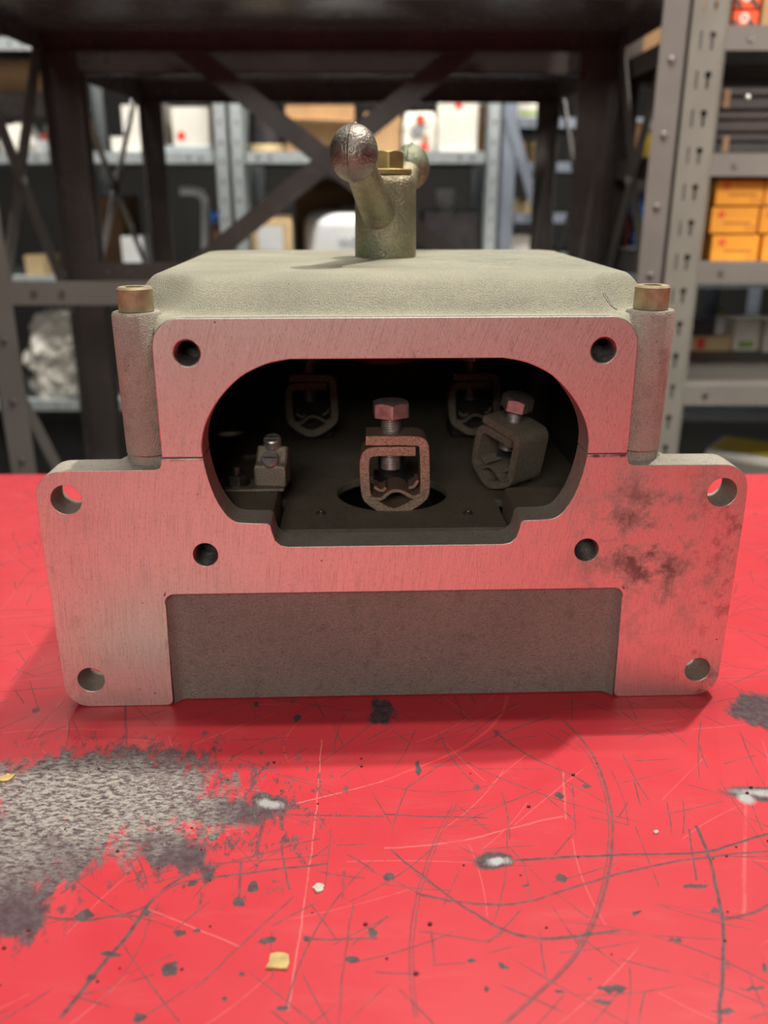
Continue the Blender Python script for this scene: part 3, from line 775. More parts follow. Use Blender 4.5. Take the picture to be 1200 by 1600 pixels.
flake('paint_flake', 'small off-white flake lying between the scratches at mid bench', -.0251, .2660, .0020, .0007, PAPERW, 5, 1.2, .4)
flake('paint_flake', 'yellowish flake by the dark worn patch at the left edge', -.1728, .3336, .0030, .0007, PAPERY, 8, 1.3, .1)
flake('paint_flake', 'tiny pale flake near the long curved scratch on the right', .1138, .2975, .0011, .0007, PAPERW, 12, 1.1, 0)
rnd = random.Random(4); gb = B()
for _ in range(46):
    x, y, r = rnd.uniform(-.15, .19), rnd.uniform(.215, .35), rnd.uniform(.0003, .0008)
    bmesh.ops.create_icosphere(gb, subdivisions=1, radius=r, matrix=Matrix.Translation((x, y, r * .6)) @ Matrix.Diagonal((1.3, .9, .7, 1)))
tag(obj('grit', gb, DUST), 'dark red grit scattered over the bench paint', 'grit', kind='stuff')

# ------------------------------------------------------------------ shelving
def angle_post(root, x, y, sx, sy, z0, z1, mat, w=.038, d=.038, bolts=True, name='post'):
    """angle-section upright with its corner at x, y; legs run to +sx and +sy"""
    b = B()
    box(b, min(x, x + sx * w), max(x, x + sx * w), min(y, y + sy * .0025), max(y, y + sy * .0025), z0, z1)
    box(b, min(x, x + sx * .0025), max(x, x + sx * .0025), min(y, y + sy * d), max(y, y + sy * d), z0, z1)
    p = obj(name, b, mat, root, smooth=0)
    p.location = -root.location
    if bolts:
        q = B(); z = z0 + .08
        while z < z1 - .03:
            lathe(q, [(0, 0), (.0055, 0), (.0055, .0012), (.0035, .0026), (0, .0026)], 10, (x + sx * w * .52, y, z), (0, -sy, 0))
            z += .1
        k = obj('bolt_heads', q, DARKSTEEL, p, smooth=30); k['kind'] = 'stuff'
    return p
def shelf_pan(root, x0, x1, y0, y1, z, mat, lip=.034, name='shelf', front=None):
    b = B()
    box(b, x0, x1, y0, y1, z - .002, z)
    box(b, x0, x1, y0, y0 + .002, z - (front or lip), z - .002); box(b, x0, x1, y1 - .002, y1, z - lip, z - .002)
    box(b, x0, x0 + .002, y0, y1, z - lip, z - .002); box(b, x1 - .002, x1, y0, y1, z - lip, z - .002)
    box(b, x0, x1, y0 + .002, y0 + .012, z - (front or lip), z - (front or lip) + .002); box(b, x0, x1, y1 - .012, y1 - .002, z - lip, z - lip + .002)
    p = obj(name, b, mat, root, smooth=0); p.location = -root.location
    q = B()
    for x in (x0 + .045, x0 + .085, x1 - .085, x1 - .045):
        lathe(q, [(0, 0), (.0048, 0), (.0048, .0015), (0, .0015)], 10, (x, y0, z - (front or lip) / 2), (0, -1, 0))
        lathe(q, [(0, 0), (.0048, 0), (.0048, .0015), (0, .0015)], 10, (x, y1 - .002, z - lip / 2), (0, -1, 0))
    k = obj('bolt_heads', q, DARKSTEEL, p, smooth=30); k['kind'] = 'stuff'
    return p
def beam(root, p0, p1, w, t, mat, up=(0, 1, 0), name='beam'):
    o = obj(name, bar(B(), p0, p1, w, t, up), mat, root, smooth=0); o.location = -root.location; return o
def part(root, name, bm, mat, **k):
    o = obj(name, bm, mat, root, **k); o.location = -root.location; return o
TOP = 1.12
# --- the grey unit right behind the bench: open bay with crossed bars at its back
A = tag(empty('shelving_unit', (-.1, 1.6, FLOOR)), 'grey bolted shelving unit directly behind the bench, framing the view', 'shelving')
AX0, AX1, AY0, AY1 = -.628, .434, 1.40, 1.80
angle_post(A, AX0, AY0, 1, 1, FLOOR, TOP, GREY, .044); angle_post(A, AX1, AY0, -1, 1, FLOOR, TOP, GREY, .040)
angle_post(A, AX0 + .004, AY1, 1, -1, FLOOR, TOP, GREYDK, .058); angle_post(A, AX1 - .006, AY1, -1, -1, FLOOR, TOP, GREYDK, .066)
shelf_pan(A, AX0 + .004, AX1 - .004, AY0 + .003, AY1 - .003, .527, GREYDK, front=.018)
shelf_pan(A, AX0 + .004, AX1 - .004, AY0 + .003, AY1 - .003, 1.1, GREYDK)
for y, m_ in ((AY0 + .004, GREY), (AY1 - .006, GREYDK)):
    q = beam(A, (AX0 + .003, y, .1035), (AX1 - .003, y, .1035), .036, .003, m_)
    k = B()
    for x in (-.548, -.504, .31, .354):
        lathe(k, [(0, 0), (.0055, 0), (.0055, .0015), (0, .0015)], 10, (x, y - .0015, .1035), (0, -1, 0))
    k = obj('bolt_heads', k, DARKSTEEL, q, smooth=30); k['kind'] = 'stuff'
beam(A, (-.392, AY1 + .003, .520), (.176, AY1 + .003, .100), .038, .003, GREYDK, name='brace')
beam(A, (.176, AY1 + .0065, .520), (-.392, AY1 + .0065, .100), .038, .003, GREYDK, name='brace')
for x, e in ((AX0 + .006, -1), (AX1 - .009, 1)):
    beam(A, (x, AY0 + .03, .515), (x, AY1 - .02, .03), .034, .003, GREY, (1, 0, 0), 'brace')
    beam(A, (x + e * .0035, AY1 - .02, .515), (x + e * .0035, AY0 + .03, .03), .034, .003, GREY, (1, 0, 0), 'brace')
    beam(A, (x, AY0 + .03, -.02), (x, AY1 - .02, -.5), .034, .003, GREY, (1, 0, 0), 'brace')
    part(A, 'brace_bolt', cyl(B(), (x - .009, 1.605, .272), (x + .007, 1.605, .272), .008, 12), ZINC)
# --- the dark unit behind it, back to back
Bu = tag(empty('shelving_unit', (-.1, 2.15, FLOOR)), 'dark shelving unit standing back to back behind the grey unit', 'shelving')
BX0, BX1, BY0, BY1 = -.612, .438, 1.84, 2.42
for x, s in ((BX0, 1), (BX1, -1)):
    angle_post(Bu, x, BY0, s, 1, FLOOR, TOP, GREYDK, .045, bolts=False); angle_post(Bu, x, BY1, s, -1, FLOOR, TOP, GREYDK, .052, bolts=False)
    for k in (0, 1):
        beam(Bu, (x - s * .002, BY0 + .03, .49 - .46 * k), (x - s * .002, BY1 - .03, .03 + .46 * k), .026, .003, GREYDK, (1, 0, 0), 'brace')
shelf_pan(Bu, BX0 + .003, BX1 - .003, BY0 + .003, BY1 - .003, .512, GREYDK, .05)
shelf_pan(Bu, BX0 + .003, BX1 - .003, BY0 + .003, BY1 - .003, 1.1, GREYDK, .05)

# --- slotted unit on the right, with small parcels
E_ = tag(empty('shelving_unit', (.95, 1.61, FLOOR)), 'olive grey slotted shelving unit on the right with orange boxes', 'shelving')
EX0, EX1, EY0, EY1 = .4345, 1.45, 1.395, 1.815
def slotted_post(root, x, y, w, z0, z1, mat):
    holes = []; z = z0 + .03
    while z < z1 - .04:
        holes.append([(x + .014, z), (x + .0165, z), (x + .0165, z + .024), (x + .014, z + .024)])
        cx = x + .0315; k = [(cx - .0019, z), (cx + .0019, z), (cx + .0019, z + .0145)] + arc(cx, z + .0185, .0049, -60, 240, 8) + [(cx - .0019, z + .0145)]
        holes.append(k); z += .0505
    b = B()
    prism(b, [[(x, z0), (x + w, z0), (x + w, z1), (x, z1)]] + holes, lambda a, c: (a, y, c), lambda a, c: (a, y + .0022, c))
    box(b, x, x + .0022, y + .0022, y + .05, z0, z1)
    bar(b, (x + w, y, (z0 + z1) / 2), (x + w + .006, y + .009, (z0 + z1) / 2), z1 - z0, .0022, (-.83, -.55, 0))
    p = obj('slotted_post', b, mat, root, smooth=0); p.location = -root.location
    return p
slotted_post(E_, EX0, EY0, .0485, FLOOR, TOP, GREYGN)
angle_post(E_, EX0, EY1, 1, -1, FLOOR, TOP, GREYDK, .045, bolts=False)
angle_post(E_, EX1, EY0, -1, 1, FLOOR, TOP, GREYGN, .05, bolts=False); angle_post(E_, EX1, EY1, -1, -1, FLOOR, TOP, GREYDK, .05, bolts=False)
for z in (.4745, .3065, .1505, -.0425, -.205):
    shelf_pan(E_, EX0 + .003, EX1 - .003, EY0 + .004, EY1 - .003, z, GREY, .032)

# --- galvanised rack across the far aisle
Cr = tag(empty('shelving_unit', (-.4, 3.35, FLOOR)), 'long galvanised shelving rack across the far aisle behind', 'shelving')
CY0, CY1 = 3.10, 3.65
for x0, x1 in ((-1.098, -1.055), (-.556, -.512), (-.504, -.460), (.338, .381)):
    for y, s in ((CY0, 1), (CY1, -1)):
        b = B(); box(b, x0, x1, min(y, y + s * .003), max(y, y + s * .003), FLOOR, 1.3)
        box(b, x0, x0 + .003, min(y, y + s * .04), max(y, y + s * .04), FLOOR, 1.3); box(b, x1 - .003, x1, min(y, y + s * .04), max(y, y + s * .04), FLOOR, 1.3)
        p_ = part(Cr, 'post', b, GALV, smooth=0)
        if y == CY0:
            q = B(); z = FLOOR + .05
            while z < 1.25:
                box(q, (x0 + x1) / 2 - .004, (x0 + x1) / 2 + .004, y - .0004, y, z, z + .012); z += .06
            k = obj('slots', q, DARKSTEEL, p_, smooth=0); k['kind'] = 'stuff'
for x0, x1 in ((-2.05, -1.10), (-1.053, -.558), (-.460, .336)):
    for z in (.712, .378, -.022, -.455):
        shelf_pan(Cr, x0, x1, CY0 + .004, CY1 - .004, z, GALV, .036)
for x0 in (-2.09,):
    for y, s in ((CY0, 1), (CY1, -1)):
        part(Cr, 'post', box(B(), x0, x0 + .043, min(y, y + s * .04), max(y, y + s * .04), FLOOR, 1.3), GALV, smooth=0)
# --- blue-grey rack beyond, right
F_ = tag(empty('shelving_unit', (.8, 3.3, FLOOR)), 'blue grey rack with a diagonal strut, beyond the galvanised rack end', 'shelving')
for x in (.386, 1.30):
    for y, s in ((3.08, 1), (3.5, -1)):
        angle_post(F_, x, y, 1 if x < 1 else -1, s, FLOOR, 1.3, BLUEGREY, .044, bolts=False)
beam(F_, (.398, 3.075, .50), (.500, 3.075, .215), .032, .003, BLUEGREY, name='brace')
for z in (.478, .345, .186, .056, -.25):
    shelf_pan(F_, .389, 1.297, 3.083, 3.497, z, BLUEGREY, .03)
# --- dark rack standing behind the slotted one
G_ = tag(empty('shelving_unit', (1.0, 2.2, FLOOR)), 'shadowy shelving unit seen between the grey unit and the slotted post', 'shelving')
for x, s in ((.500, 1), (1.5, -1)):
    for y, t in ((2.06, 1), (2.46, -1)):
        angle_post(G_, x, y, s, t, FLOOR, TOP, GREYDK, .045, bolts=False)
for z in (.53, .286, .075, -.25):
    shelf_pan(G_, .503, 1.497, 2.063, 2.457, z, GALV if z < .1 else GREYDK, .03)

# ------------------------------------------------------------------ goods on the shelves
def carton(name, label, cat, x0, x1, y0, y1, z0, z1, mat, group=None, rz=0., flap=True, tape=None, bev=.003):
    root = tag(empty(name, ((x0 + x1) / 2, (y0 + y1) / 2, z0), rz), label, cat, group)
    w, d, h = (x1 - x0) / 2, (y1 - y0) / 2, z1 - z0
    obj('carton_body' if 'carton' in name else 'panel' if 'board' in name else 'box_body', box(B(), -w, w, -d, d, 0, h - .002), mat, root, bevel=bev, smooth=30)
    if flap:
        obj('flap', box(B(), -w, w, -d, -.001, h - .002, h), mat, root, smooth=0)
        obj('flap', box(B(), -w, w, .001, d, h - .002, h), mat, root, smooth=0)
    if tape: obj('tape', box(B(), -.02, .02, -d - .0006, -d, h * tape, h), WHITE, root, smooth=0)
    root['half'] = (w, d, h)
    return root
def patch(root, name, x0, x1, z0, z1, mat, t=.0007, disc=False):
    """flat print or label on the front of a carton"""
    d = root['half'][1]
    b = B()
    if disc: cyl(b, ((x0 + x1) / 2, -d, (z0 + z1) / 2), ((x0 + x1) / 2, -d - t, (z0 + z1) / 2), (x1 - x0) / 2, 20)
    else: box(b, x0, x1, -d - t, -d, z0, z1)
    return obj(name, b, mat, root, smooth=0)

# six orange boxes in the slotted unit
where = {(0, 2): 'top left', (0, 1): 'middle left', (0, 0): 'bottom left', (1, 2): 'top right', (1, 1): 'middle right', (1, 0): 'bottom right'}
xs = {(0, 2): .508, (0, 1): .504, (0, 0): .513, (1, 2): .584, (1, 1): .5835, (1, 0): .590}
for (c_, r_), wd in where.items():
    x = xs[c_, r_]; z = .1505 + .0412 * r_
    o = carton('orange_box', 'orange printed box, %s of the six stacked on the slotted shelf' % wd, 'box', x, x + .0735, 1.425, 1.56, z, z + .0405, ORANGE, 'orange boxes on the slotted shelf', rz=R((-1, 1.2, .3)[r_] * (1 - 2 * c_)), flap=False, bev=.0012)
    ring = B(); cyl(ring, (-.0205, -.0675, .0285), (-.0205, -.0681, .0285), .0052, 20)
    mk = obj('emblem', ring, REDP, o, smooth=0)
    obj('emblem_bar', box(B(), -.0214, -.0196, -.0685, -.0681, .025, .032), ORANGE, mk, smooth=0)
    ink = B(); rn = random.Random(c_ * 3 + r_); u = -.016
    while u < .026:
        w_ = rn.uniform(.0012, .0026); box(ink, u, u + w_, -.0679, -.0675, .0135, .0175 + rn.uniform(-.0006, .0008)); u += w_ + .0008
    for a_, b_ in ((.0195, .0202), (.0318, .0325)): box(ink, a_, b_, -.0679, -.0675, .0045, .0115)
    for a_, b_ in ((.0045, .0052), (.0108, .0115)): box(ink, .0195, .0325, -.0679, -.0675, a_, b_)
    k = obj('small_print', ink, BROWNINK, o, smooth=0); k['kind'] = 'stuff'
# red-orange boxes and carton above
for k in range(2):
    z = .4745 + .0275 * k
    o = carton('red_box', ('lower', 'upper')[k] + ' red and orange box on the top slotted shelf', 'box', .5075, .5445, 1.44, 1.58, z, z + .027, ORED, 'red boxes on the top slotted shelf', flap=False, bev=.001)
    q = lathe(B(), [(.0035, 0), (.0068, 0), (.0068, .0006), (.0035, .0006), (.0035, 0)], 24, (-.002, -.07, .0155), (0, -1, 0)); obj('emblem', q, WHITE, o, smooth=0)
    q = B(); bar(q, (.004, -.0703, .013), (.0165, -.0703, .002), .006, .0005); obj('stripe', q, BLACKC2, o, smooth=0)
    q = B(); bar(q, (-.0175, -.0703, .012), (-.009, -.0703, .0015), .006, .0005); obj('stripe', q, BLACKC2, o, smooth=0)
o = carton('carton', 'tan carton beside the red boxes at the top right edge', 'box', .549, .68, 1.44, 1.62, .4745, .575, CARD, bev=.001)
patch(o, 'paper_label', -.052, .05, .012, .09, CARDLT)
# black cases
for k, (z0, z1) in enumerate(((.3065, .3365), (.338, .3675), (.369, .4015))):
    o = tag(empty('black_case', (.60, 1.52, z0)), ('bottom', 'middle', 'top')[k] + ' black flat case of the three on the slotted shelf', 'case', 'black cases on the slotted shelf')
    h = z1 - z0
    obj('case_body', box(B(), -.095, .115, -.075 + .004 * k, .12, 0, h * .55), BLACKC if k != 1 else BLACKC2, o, bevel=.003)
    obj('case_lid', box(B(), -.095, .115, -.0745 + .004 * k, .12, h * .58, h), BLACKC if k != 1 else BLACKC2, o, bevel=.003)
    if k != 1:
        obj('paper_tag', box(B(), -.088 + .004 * (k == 0), -.078 + .004 * (k == 0), -.0765 + .004 * k, -.0745 + .004 * k, .003, h - .004), TAG, o, smooth=0)
    if k == 2: obj('latch', lathe(B(), [(0, 0), (.004, 0), (.0035, .003), (0, .004)], 14, (-.052, -.0665, h * .55), (0, -1, 0)), ZINC, o)
# lower right shelves
o = carton('cream_box', 'cream box with green print on the low right shelf', 'box', .690, .738, 1.735, 1.80, -.0425, .020, WHITE, flap=False, bev=.001)
patch(o, 'green_print', -.014, .016, .006, .018, GREENP)
o = carton('white_box', 'white box with dark round print at the low right edge', 'box', .742, .83, 1.715, 1.80, -.0425, .020, WHITE, flap=False, bev=.001)
patch(o, 'round_print', -.034, -.008, .008, .034, BLACKC, disc=True)
o = carton('flat_box', 'flat pinkish box with red end on the low right shelf', 'box', .600, .684, 1.73, 1.80, -.0425, -.012, CARDLT, flap=False, bev=.001)
patch(o, 'red_print', -.026, -.010, .004, .026, REDP)
o = carton('dark_box', 'dark blue black box lying on the flat pinkish box', 'box', .598, .650, 1.735, 1.80, -.012, .020, BLACKC, flap=False, bev=.001)
b_ = B(); lathe(b_, [(0, 0), (.011, 0), (.011, .028), (.006, .036), (.006, .046), (0, .046)], 20)
o = tag(empty('small_bottle', (.664, 1.755, -.012)), 'small bottle with green cap on the flat pinkish box', 'bottle')
obj('bottle_body', b_, WHITEPL, o); obj('bottle_cap', lathe(B(), [(.0065, .038), (.0075, .038), (.0075, .05), (0, .05)], 18), GREENP, o)
o = tag(empty('paper_pad', (.70, 1.545, -.205), R(-36)), 'white paper pad with coloured print lying low on the right', 'paper')
obj('pad', box(B(), -.09, .10, -.06, .06, 0, .012), WHITE, o, bevel=.001); obj('printed_cover', box(B(), -.085, .095, -.045, .055, .012, .0128), YELLOW, o, smooth=0)
obj('blue_stripe', box(B(), -.06, .08, -.052, -.047, .012, .0129), BLUE, o, smooth=0)
for k in range(2):
    x = (.56, .595)[k]
    o = tag(empty('tape_roll', (x, 1.755, -.205)), ('first', 'second')[k] + ' small white roll on the lowest right shelf, from the post', 'roll', 'white rolls low on the right')
    obj('roll', lathe(B(), [(.008, 0), (.015, 0), (.015, .03), (.008, .03), (.008, 0)], 24), WHITEPL, o)

# --- galvanised rack, middle bay
Z1, Z0 = .378, -.022
o = carton('brown_carton', 'brown carton with flap open, left one on the middle bay shelf', 'box', -.323, -.098, 3.14, 3.5, Z1, .520, CARD)
obj('open_flap', bar(B(), (-.11, -.18, .095), (.11, -.205, .085), .05, .003, (0, .3, 1)), CARD, o, smooth=0)
o = carton('brown_carton', 'smaller brown carton beside the red and white bag', 'box', -.065, .055, 3.16, 3.45, Z1, .500, CARD)
def bag(name, label, cat, x0, x1, y0, y1, z0, z1, mat, seed, amp=.006, sub=14, taper=.1):
    root = tag(empty(name, ((x0 + x1) / 2, (y0 + y1) / 2, z0)), label, cat)
    b = B(); bmesh.ops.create_cube(b, size=1)
    bmesh.ops.subdivide_edges(b, edges=b.edges[:], cuts=sub, use_grid_fill=True)
    w, d, h = x1 - x0, y1 - y0, z1 - z0
    for v in b.verts:
        c = v.co; zz = c.z + .5
        puff = 1 - .18 * (abs(c.x) * 2) ** 4 - .10 * (abs(c.z) * 2) ** 6
        nz = mnoise.noise(Vector((c.x * w, c.y * d, c.z * h)) * 22 + Vector((seed, 0, 0)))
        n2 = mnoise.noise(Vector((c.x * w, c.y * d, c.z * h)) * 60 + Vector((seed, 5, 0)))
        k = 1 - taper * zz * zz
        v.co = (c.x * w * k * (1 - .1 * (abs(c.z) * 2) ** 4) + amp * nz * (zz > .02), c.y * d * puff * k + amp * (nz + .5 * n2), max(0, zz * h + amp * n2 * (zz > .05)))
    obj('bag_body', b, mat, root, smooth=40)
    root['half'] = (w / 2, d / 2, h)
    return root
o = bag('white_bag', 'white bag with red printed top and bottom, on the middle bay shelf', 'bag', .064, .174, 3.13, 3.24, Z1, .498, WHITE, 3, .004)
for z0, z1, x0, x1 in ((.088, .112, -.014, .014), (.004, .024, .000, .026)):
    patch(o, 'red_print', x0, x1, z0, z1, REDP, .004)
patch(o, 'brown_print', .008, .026, .032, .05, CARD, .003); patch(o, 'grey_print', -.03, .012, .05, .078, INKGREY, .002)
o = carton('white_carton', 'tall white carton with small red mark, right of the red and white bag', 'box', .178, .308, 3.13, 3.4, Z1, .530, WHITE)
patch(o, 'red_mark', -.012, .012, .132, .150, REDP)
o = carton('brown_carton', 'narrow brown carton squeezed against the right galvanised post', 'box', .311, .334, 3.16, 3.45, Z1, .52, CARDDK)
o = tag(empty('round_pot', (-.395, 3.22, Z1)), 'dark round pot with tan rim in the middle bay', 'pot')
obj('pot_body', lathe(B(), [(0, .001), (.058, .001), (.064, .05), (.06, .14), (.045, .15), (.045, .148), (0, .148)], 32), BLACKC, o)
obj('rim', lathe(B(), [(.0645, .0), (.068, .002), (.068, .022), (.0645, .024)], 32), CARDLT, o)
o = carton('brown_carton', 'large dark brown carton at the back of the lower middle bay', 'box', -.33, .02, 3.42, 3.62, Z0, .30, CARDDK)
o = carton('labelled_carton', 'tan carton with white label standing low in the middle bay', 'box', -.458, -.318, 3.13, 3.26, Z0, .176, CARDLT, rz=R(3), bev=.012)
patch(o, 'paper_label', -.045, .038, .085, .165, WHITEPL)
# white drum with lettering
DR = tag(empty('white_drum', (-.125, 3.275, Z0)), 'big white plastic drum with grey lettering in the lower middle bay', 'drum')
obj('drum_body', lathe(B(), [(0, 0), (.15, 0), (.158, .01), (.16, .16), (.155, .185), (.135, .205), (.10, .213), (0, .213)], 64), WHITEPL, DR)
obj('drum_cap', lathe(B(), [(0, .213), (.03, .213), (.03, .228), (0, .228)], 24), INKGREY, DR)
def lettering(text, size, root, radius, ang, z, mat):
    cu = bpy.data.curves.new('lettering', 'FONT'); cu.body = text; cu.size = size; cu.extrude = .0008; cu.align_x = 'CENTER'
    tmp = bpy.data.objects.new('lettering', cu); C.objects.link(tmp)
    bpy.context.view_layer.update()
    me = bpy.data.meshes.new_from_object(tmp.evaluated_get(bpy.context.evaluated_depsgraph_get()))
    bpy.data.objects.remove(tmp); bpy.data.curves.remove(cu)
    for v in me.vertices:
        a = ang + v.co.x / radius; r = radius + v.co.z
        v.co = (r * math.sin(a), -r * math.cos(a), z + v.co.y)
    me.materials.clear(); me.materials.append(mat)
    o = bpy.data.objects.new('lettering', me); C.objects.link(o); o.parent = root
lettering('WON', .045, DR, .1606, .17, .098, INKGREY)
# right part of the lower middle bay
o = tag(empty('white_mug', (.212, 3.20, .188)), 'white mug standing on the nearly black carton, lower middle bay', 'mug')
obj('mug_body', lathe(B(), [(0, 0), (.022, 0), (.032, .02), (.034, .075), (.031, .075), (.029, .02), (0, .008)], 28), WHITEPL, o)
obj('mug_handle', lathe(B(), [(.012, -.003), (.015, 0), (.012, .003), (.009, 0), (.012, -.003)], 20, (.038, 0, .045), (0, 1, 0)), WHITEPL, o)
carton('dark_carton', 'nearly black carton under the white mug', 'box', .14, .325, 3.14, 3.5, Z0, .188, BLACKC)
# left bay of the rack
o = carton('white_carton', 'white carton with round red dot on the left bay shelf', 'box', -.697, -.575, 3.13, 3.36, Z1 + .018, .514, WHITE, bev=.004)
patch(o, 'red_dot', -.046, -.018, .016, .044, REDP, disc=True)
o2 = tag(empty('tray', (-.655, 3.24, Z1)), 'shallow galvanised tray under the white carton with the red dot', 'tray')
obj('tray_body', box(B(), -.075, .085, -.12, .13, 0, .018), GALV, o2, bevel=.002)
carton('brown_carton', 'slim brown carton between the red dot carton and the rack post', 'box', -.572, -.561, 3.15, 3.4, Z1, .51, CARDDK)
carton('white_carton', 'low white carton seen through the dark unit, far left', 'box', -.905, -.868, 3.14, 3.4, Z1, .425, WHITE)
carton('white_carton', 'tall white carton seen through the dark unit, second from left', 'box', -.862, -.806, 3.14, 3.4, Z1, .52, WHITE)
carton('white_carton', 'tall white carton seen through the dark unit, nearest the red dot', 'box', -.796, -.742, 3.14, 3.4, Z1, .535, WHITE)
o = tag(empty('bent_pipe', (-.655, 3.2, Z0)), 'white bent plastic pipe standing in the lower left bay', 'pipe')
pts = [(.035, .20), (.038, .235), (.030, .268), (0, .279), (-.045, .279)]
b_ = B()
for p, q in zip([(.022, 0)] + pts, pts): cyl(b_, (p[0], 0, p[1]), (q[0], 0, q[1]), .014, 16)
obj('pipe_body', b_, WHITEPL, o); obj('pipe_collar', lathe(B(), [(0, 0), (.02, 0), (.02, .03), (.014, .034), (0, .034)], 20, (.022, 0, 0)), WHITEPL, o)
o = carton('tilted_board', 'brown board leaning low in the left bay', 'board', -.652, -.570, 3.26, 3.30, Z0, .155, CARDDK, flap=False); 
o = tag(empty('blue_ball', (-.577, 3.17, Z0)), 'blue plastic knob on a brown stand beside the double post', 'knob')
q = B(); bmesh.ops.create_uvsphere(q, u_segments=24, v_segments=14, radius=.025, matrix=Matrix.Translation((0, 0, .195))); obj('knob_head', q, BLUE, o)
obj('stand', lathe(B(), [(0, 0), (.028, 0), (.02, .02), (.012, .172), (0, .172)], 20), CARDDK, o)
o = carton('white_box', 'dull white block low in the left bay behind the brace', 'box', -.905, -.835, 3.14, 3.3, Z0, .108, WHITEPL)
for k, (z, r) in enumerate(((.20, .014), (.235, .012))): pass
o = tag(empty('jar', (-.775, 3.16, Z0)), 'clear pale jar with metal lid behind the brace, lower left bay', 'jar')
obj('jar_body', lathe(B(), [(0, 0), (.022, 0), (.024, .02), (.024, .20), (.016, .215), (0, .215)], 24), WHITEPL, o); obj('jar_lid', lathe(B(), [(0, .215), (.019, .215), (.019, .235), (0, .235)], 24), ZINC, o)
# far left bay
bag('white_bag', 'crumpled white and yellow bag at the far left of the upper rack shelf', 'bag', -1.29, -1.175, 3.14, 3.3, Z1, .462, WHITE, 9, .012, 12, .3)
o = tag(empty('yellow_tin', (-1.265, 3.35, Z1)), 'yellow tin behind the crumpled bag, far left', 'tin')
obj('tin_body', lathe(B(), [(0, 0), (.03, 0), (.03, .10), (0, .10)], 24), YELLOW, o); obj('tin_lid', lathe(B(), [(0, .10), (.031, .10), (.031, .108), (0, .108)], 24), GALV, o)
o = tag(empty('round_tin', (-1.188, 3.36, Z1)), 'shiny round tin with tan side, left of the crossed braces', 'tin')
obj('tin_body', lathe(B(), [(0, 0), (.022, 0), (.022, .075), (0, .075)], 24), CARDLT, o); obj('tin_lid', lathe(B(), [(0, .075), (.022, .075), (.018, .098), (0, .1)], 24), ZINC, o)
for k, (x, c_, lab) in enumerate(((-1.128, REDP, 'small white bottle with red cap on the left rack shelf'), (-1.155, GALV, 'small white bottle with metal cap on the left rack shelf'))):
    o = tag(empty('small_bottle', (x if k == 0 else -1.150, 3.15, Z1)), lab, 'bottle', None)
    obj('bottle_body', lathe(B(), [(0, 0), (.012, 0), (.012, .03), (.006, .037), (0, .037)], 20), WHITEPL, o)
    obj('bottle_cap', lathe(B(), [(0, .037), (.008, .037), (.008, .055), (0, .056)], 18), c_, o)
Dd = tag(empty('shelf_insert', (-1.3, 3.4, Z1)), 'dark half-height shelf insert carrying a brown carton, far left', 'shelf')
obj('insert_top', box(B(), -.25, .19, -.12, .2, .175, .195), GREYDK, Dd, smooth=0); obj('insert_front', box(B(), -.25, .19, -.122, -.118, .12, .195), GREYDK, Dd, smooth=0)
for x in (-.25, .187): obj('side_panel', box(B(), x, x + .003, -.12, .2, 0, .175), GREYDK, Dd, smooth=0)
carton('brown_carton', 'brown carton on the dark insert, upper far left', 'box', -1.36, -1.14, 3.30, 3.55, Z1 + .195, .672, CARD)
# wrapped goods low on the left
bag('wrapped_bundle', 'bundle in crinkled clear wrap on the low left shelf', 'bag', -1.285, -1.062, 3.13, 3.38, -.455, -.165, FILM, 21, .030, 22, .22)
carton('tan_carton', 'small tan carton lying on the middle left shelf', 'box', -1.25, -1.18, 3.15, 3.3, Z0, .045, CARDLT)
carton('dark_carton', 'dark carton at the back of the middle left shelf', 'box', -1.17, -.95, 3.35, 3.6, Z0, .24, CARDDK)
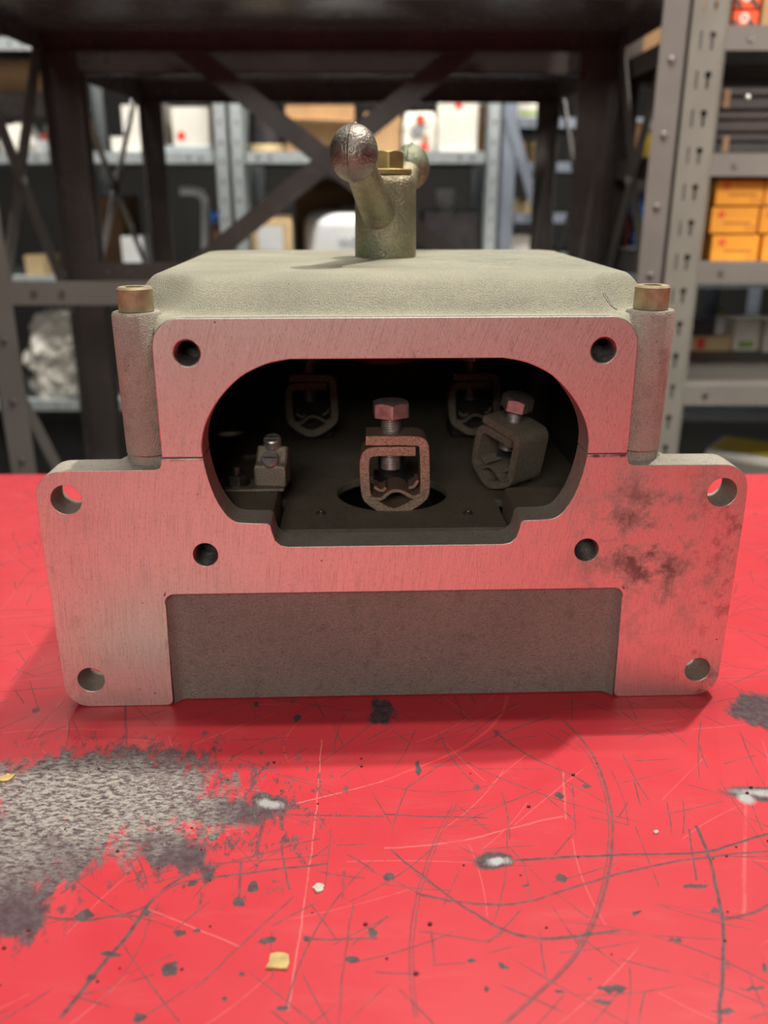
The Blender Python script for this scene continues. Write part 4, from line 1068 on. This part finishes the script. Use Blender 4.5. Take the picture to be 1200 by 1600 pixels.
# blue-grey rack
o = carton('cream_box', 'cream box with green band on the top shelf of the blue grey rack', 'box', .432, .505, 3.10, 3.3, .478, .522, WHITE, flap=False)
patch(o, 'green_print', -.03, .03, .008, .02, GREENP)
for k, x in enumerate((.462, .492)):
    o = tag(empty('brown_can', (x, 3.13, .345)), ('left', 'right')[k] + ' brown can with gold lid on the blue grey rack', 'can', 'brown cans on the blue grey rack')
    obj('can_body', lathe(B(), [(0, 0), (.012, 0), (.013, .05), (0, .05)], 20), CARD, o); obj('can_lid', lathe(B(), [(0, .05), (.0135, .05), (.011, .063), (0, .065)], 20), BRASS, o)
for k, x in enumerate((.445, .480)):
    o = tag(empty('tan_roll', (x, 3.12, .186)), ('left', 'right')[k] + ' tan roll on the blue grey rack', 'roll', 'tan rolls on the blue grey rack')
    obj('roll_body', lathe(B(), [(.006, 0), (.0165, 0), (.017, .03), (.014, .048), (.006, .048), (.006, 0)], 20), CARDLT, o)
carton('white_box', 'white box low on the blue grey rack', 'box', .430, .504, 3.10, 3.3, .056, .118, WHITE, flap=False)
# shadowy rack on the right
o = tag(empty('yellow_canister', (.628, 2.16, .286)), 'yellow canister behind the slotted post', 'canister')
obj('canister_body', lathe(B(), [(0, 0), (.036, 0), (.038, .01), (.038, .075), (.025, .098), (0, .1)], 24), YELLOW, o); obj('canister_cap', lathe(B(), [(0, .1), (.012, .1), (.012, .114), (0, .114)], 18), BLACKC, o)
for k in range(2):
    o = tag(empty('blue_crate', (.612, 2.15, .075 + .088 * k)), ('lower', 'upper')[k] + ' blue plastic crate behind the slotted post', 'crate', 'blue crates on the shadowy unit')
    b_ = B()
    box(b_, -.045, .045, -.07, .07, 0, .006)
    for q_ in ((-.045, .045, -.07, -.066), (-.045, .045, .066, .07), (-.045, -.041, -.066, .066), (.041, .045, -.066, .066)): box(b_, *q_, .006, .08)
    obj('crate_body', b_, BLUE, o, smooth=0)
    obj('crate_rim', box(B(), -.047, .047, -.073, -.07, .07, .0865), BLUE, o, bevel=.001)
carton('red_box', 'dark red box beside the blue crates', 'box', .530, .560, 2.10, 2.3, .075, .20, plain('dull_red_card', (.20, .02, .02), .7, 0), flap=False)
carton('brown_carton', 'brown carton on top of the shadowy unit shelf', 'box', .540, .74, 2.12, 2.4, .53, .66, CARD)
carton('brown_carton', 'low brown carton left of the yellow canister', 'box', .520, .584, 2.14, 2.4, .286, .40, CARDDK)
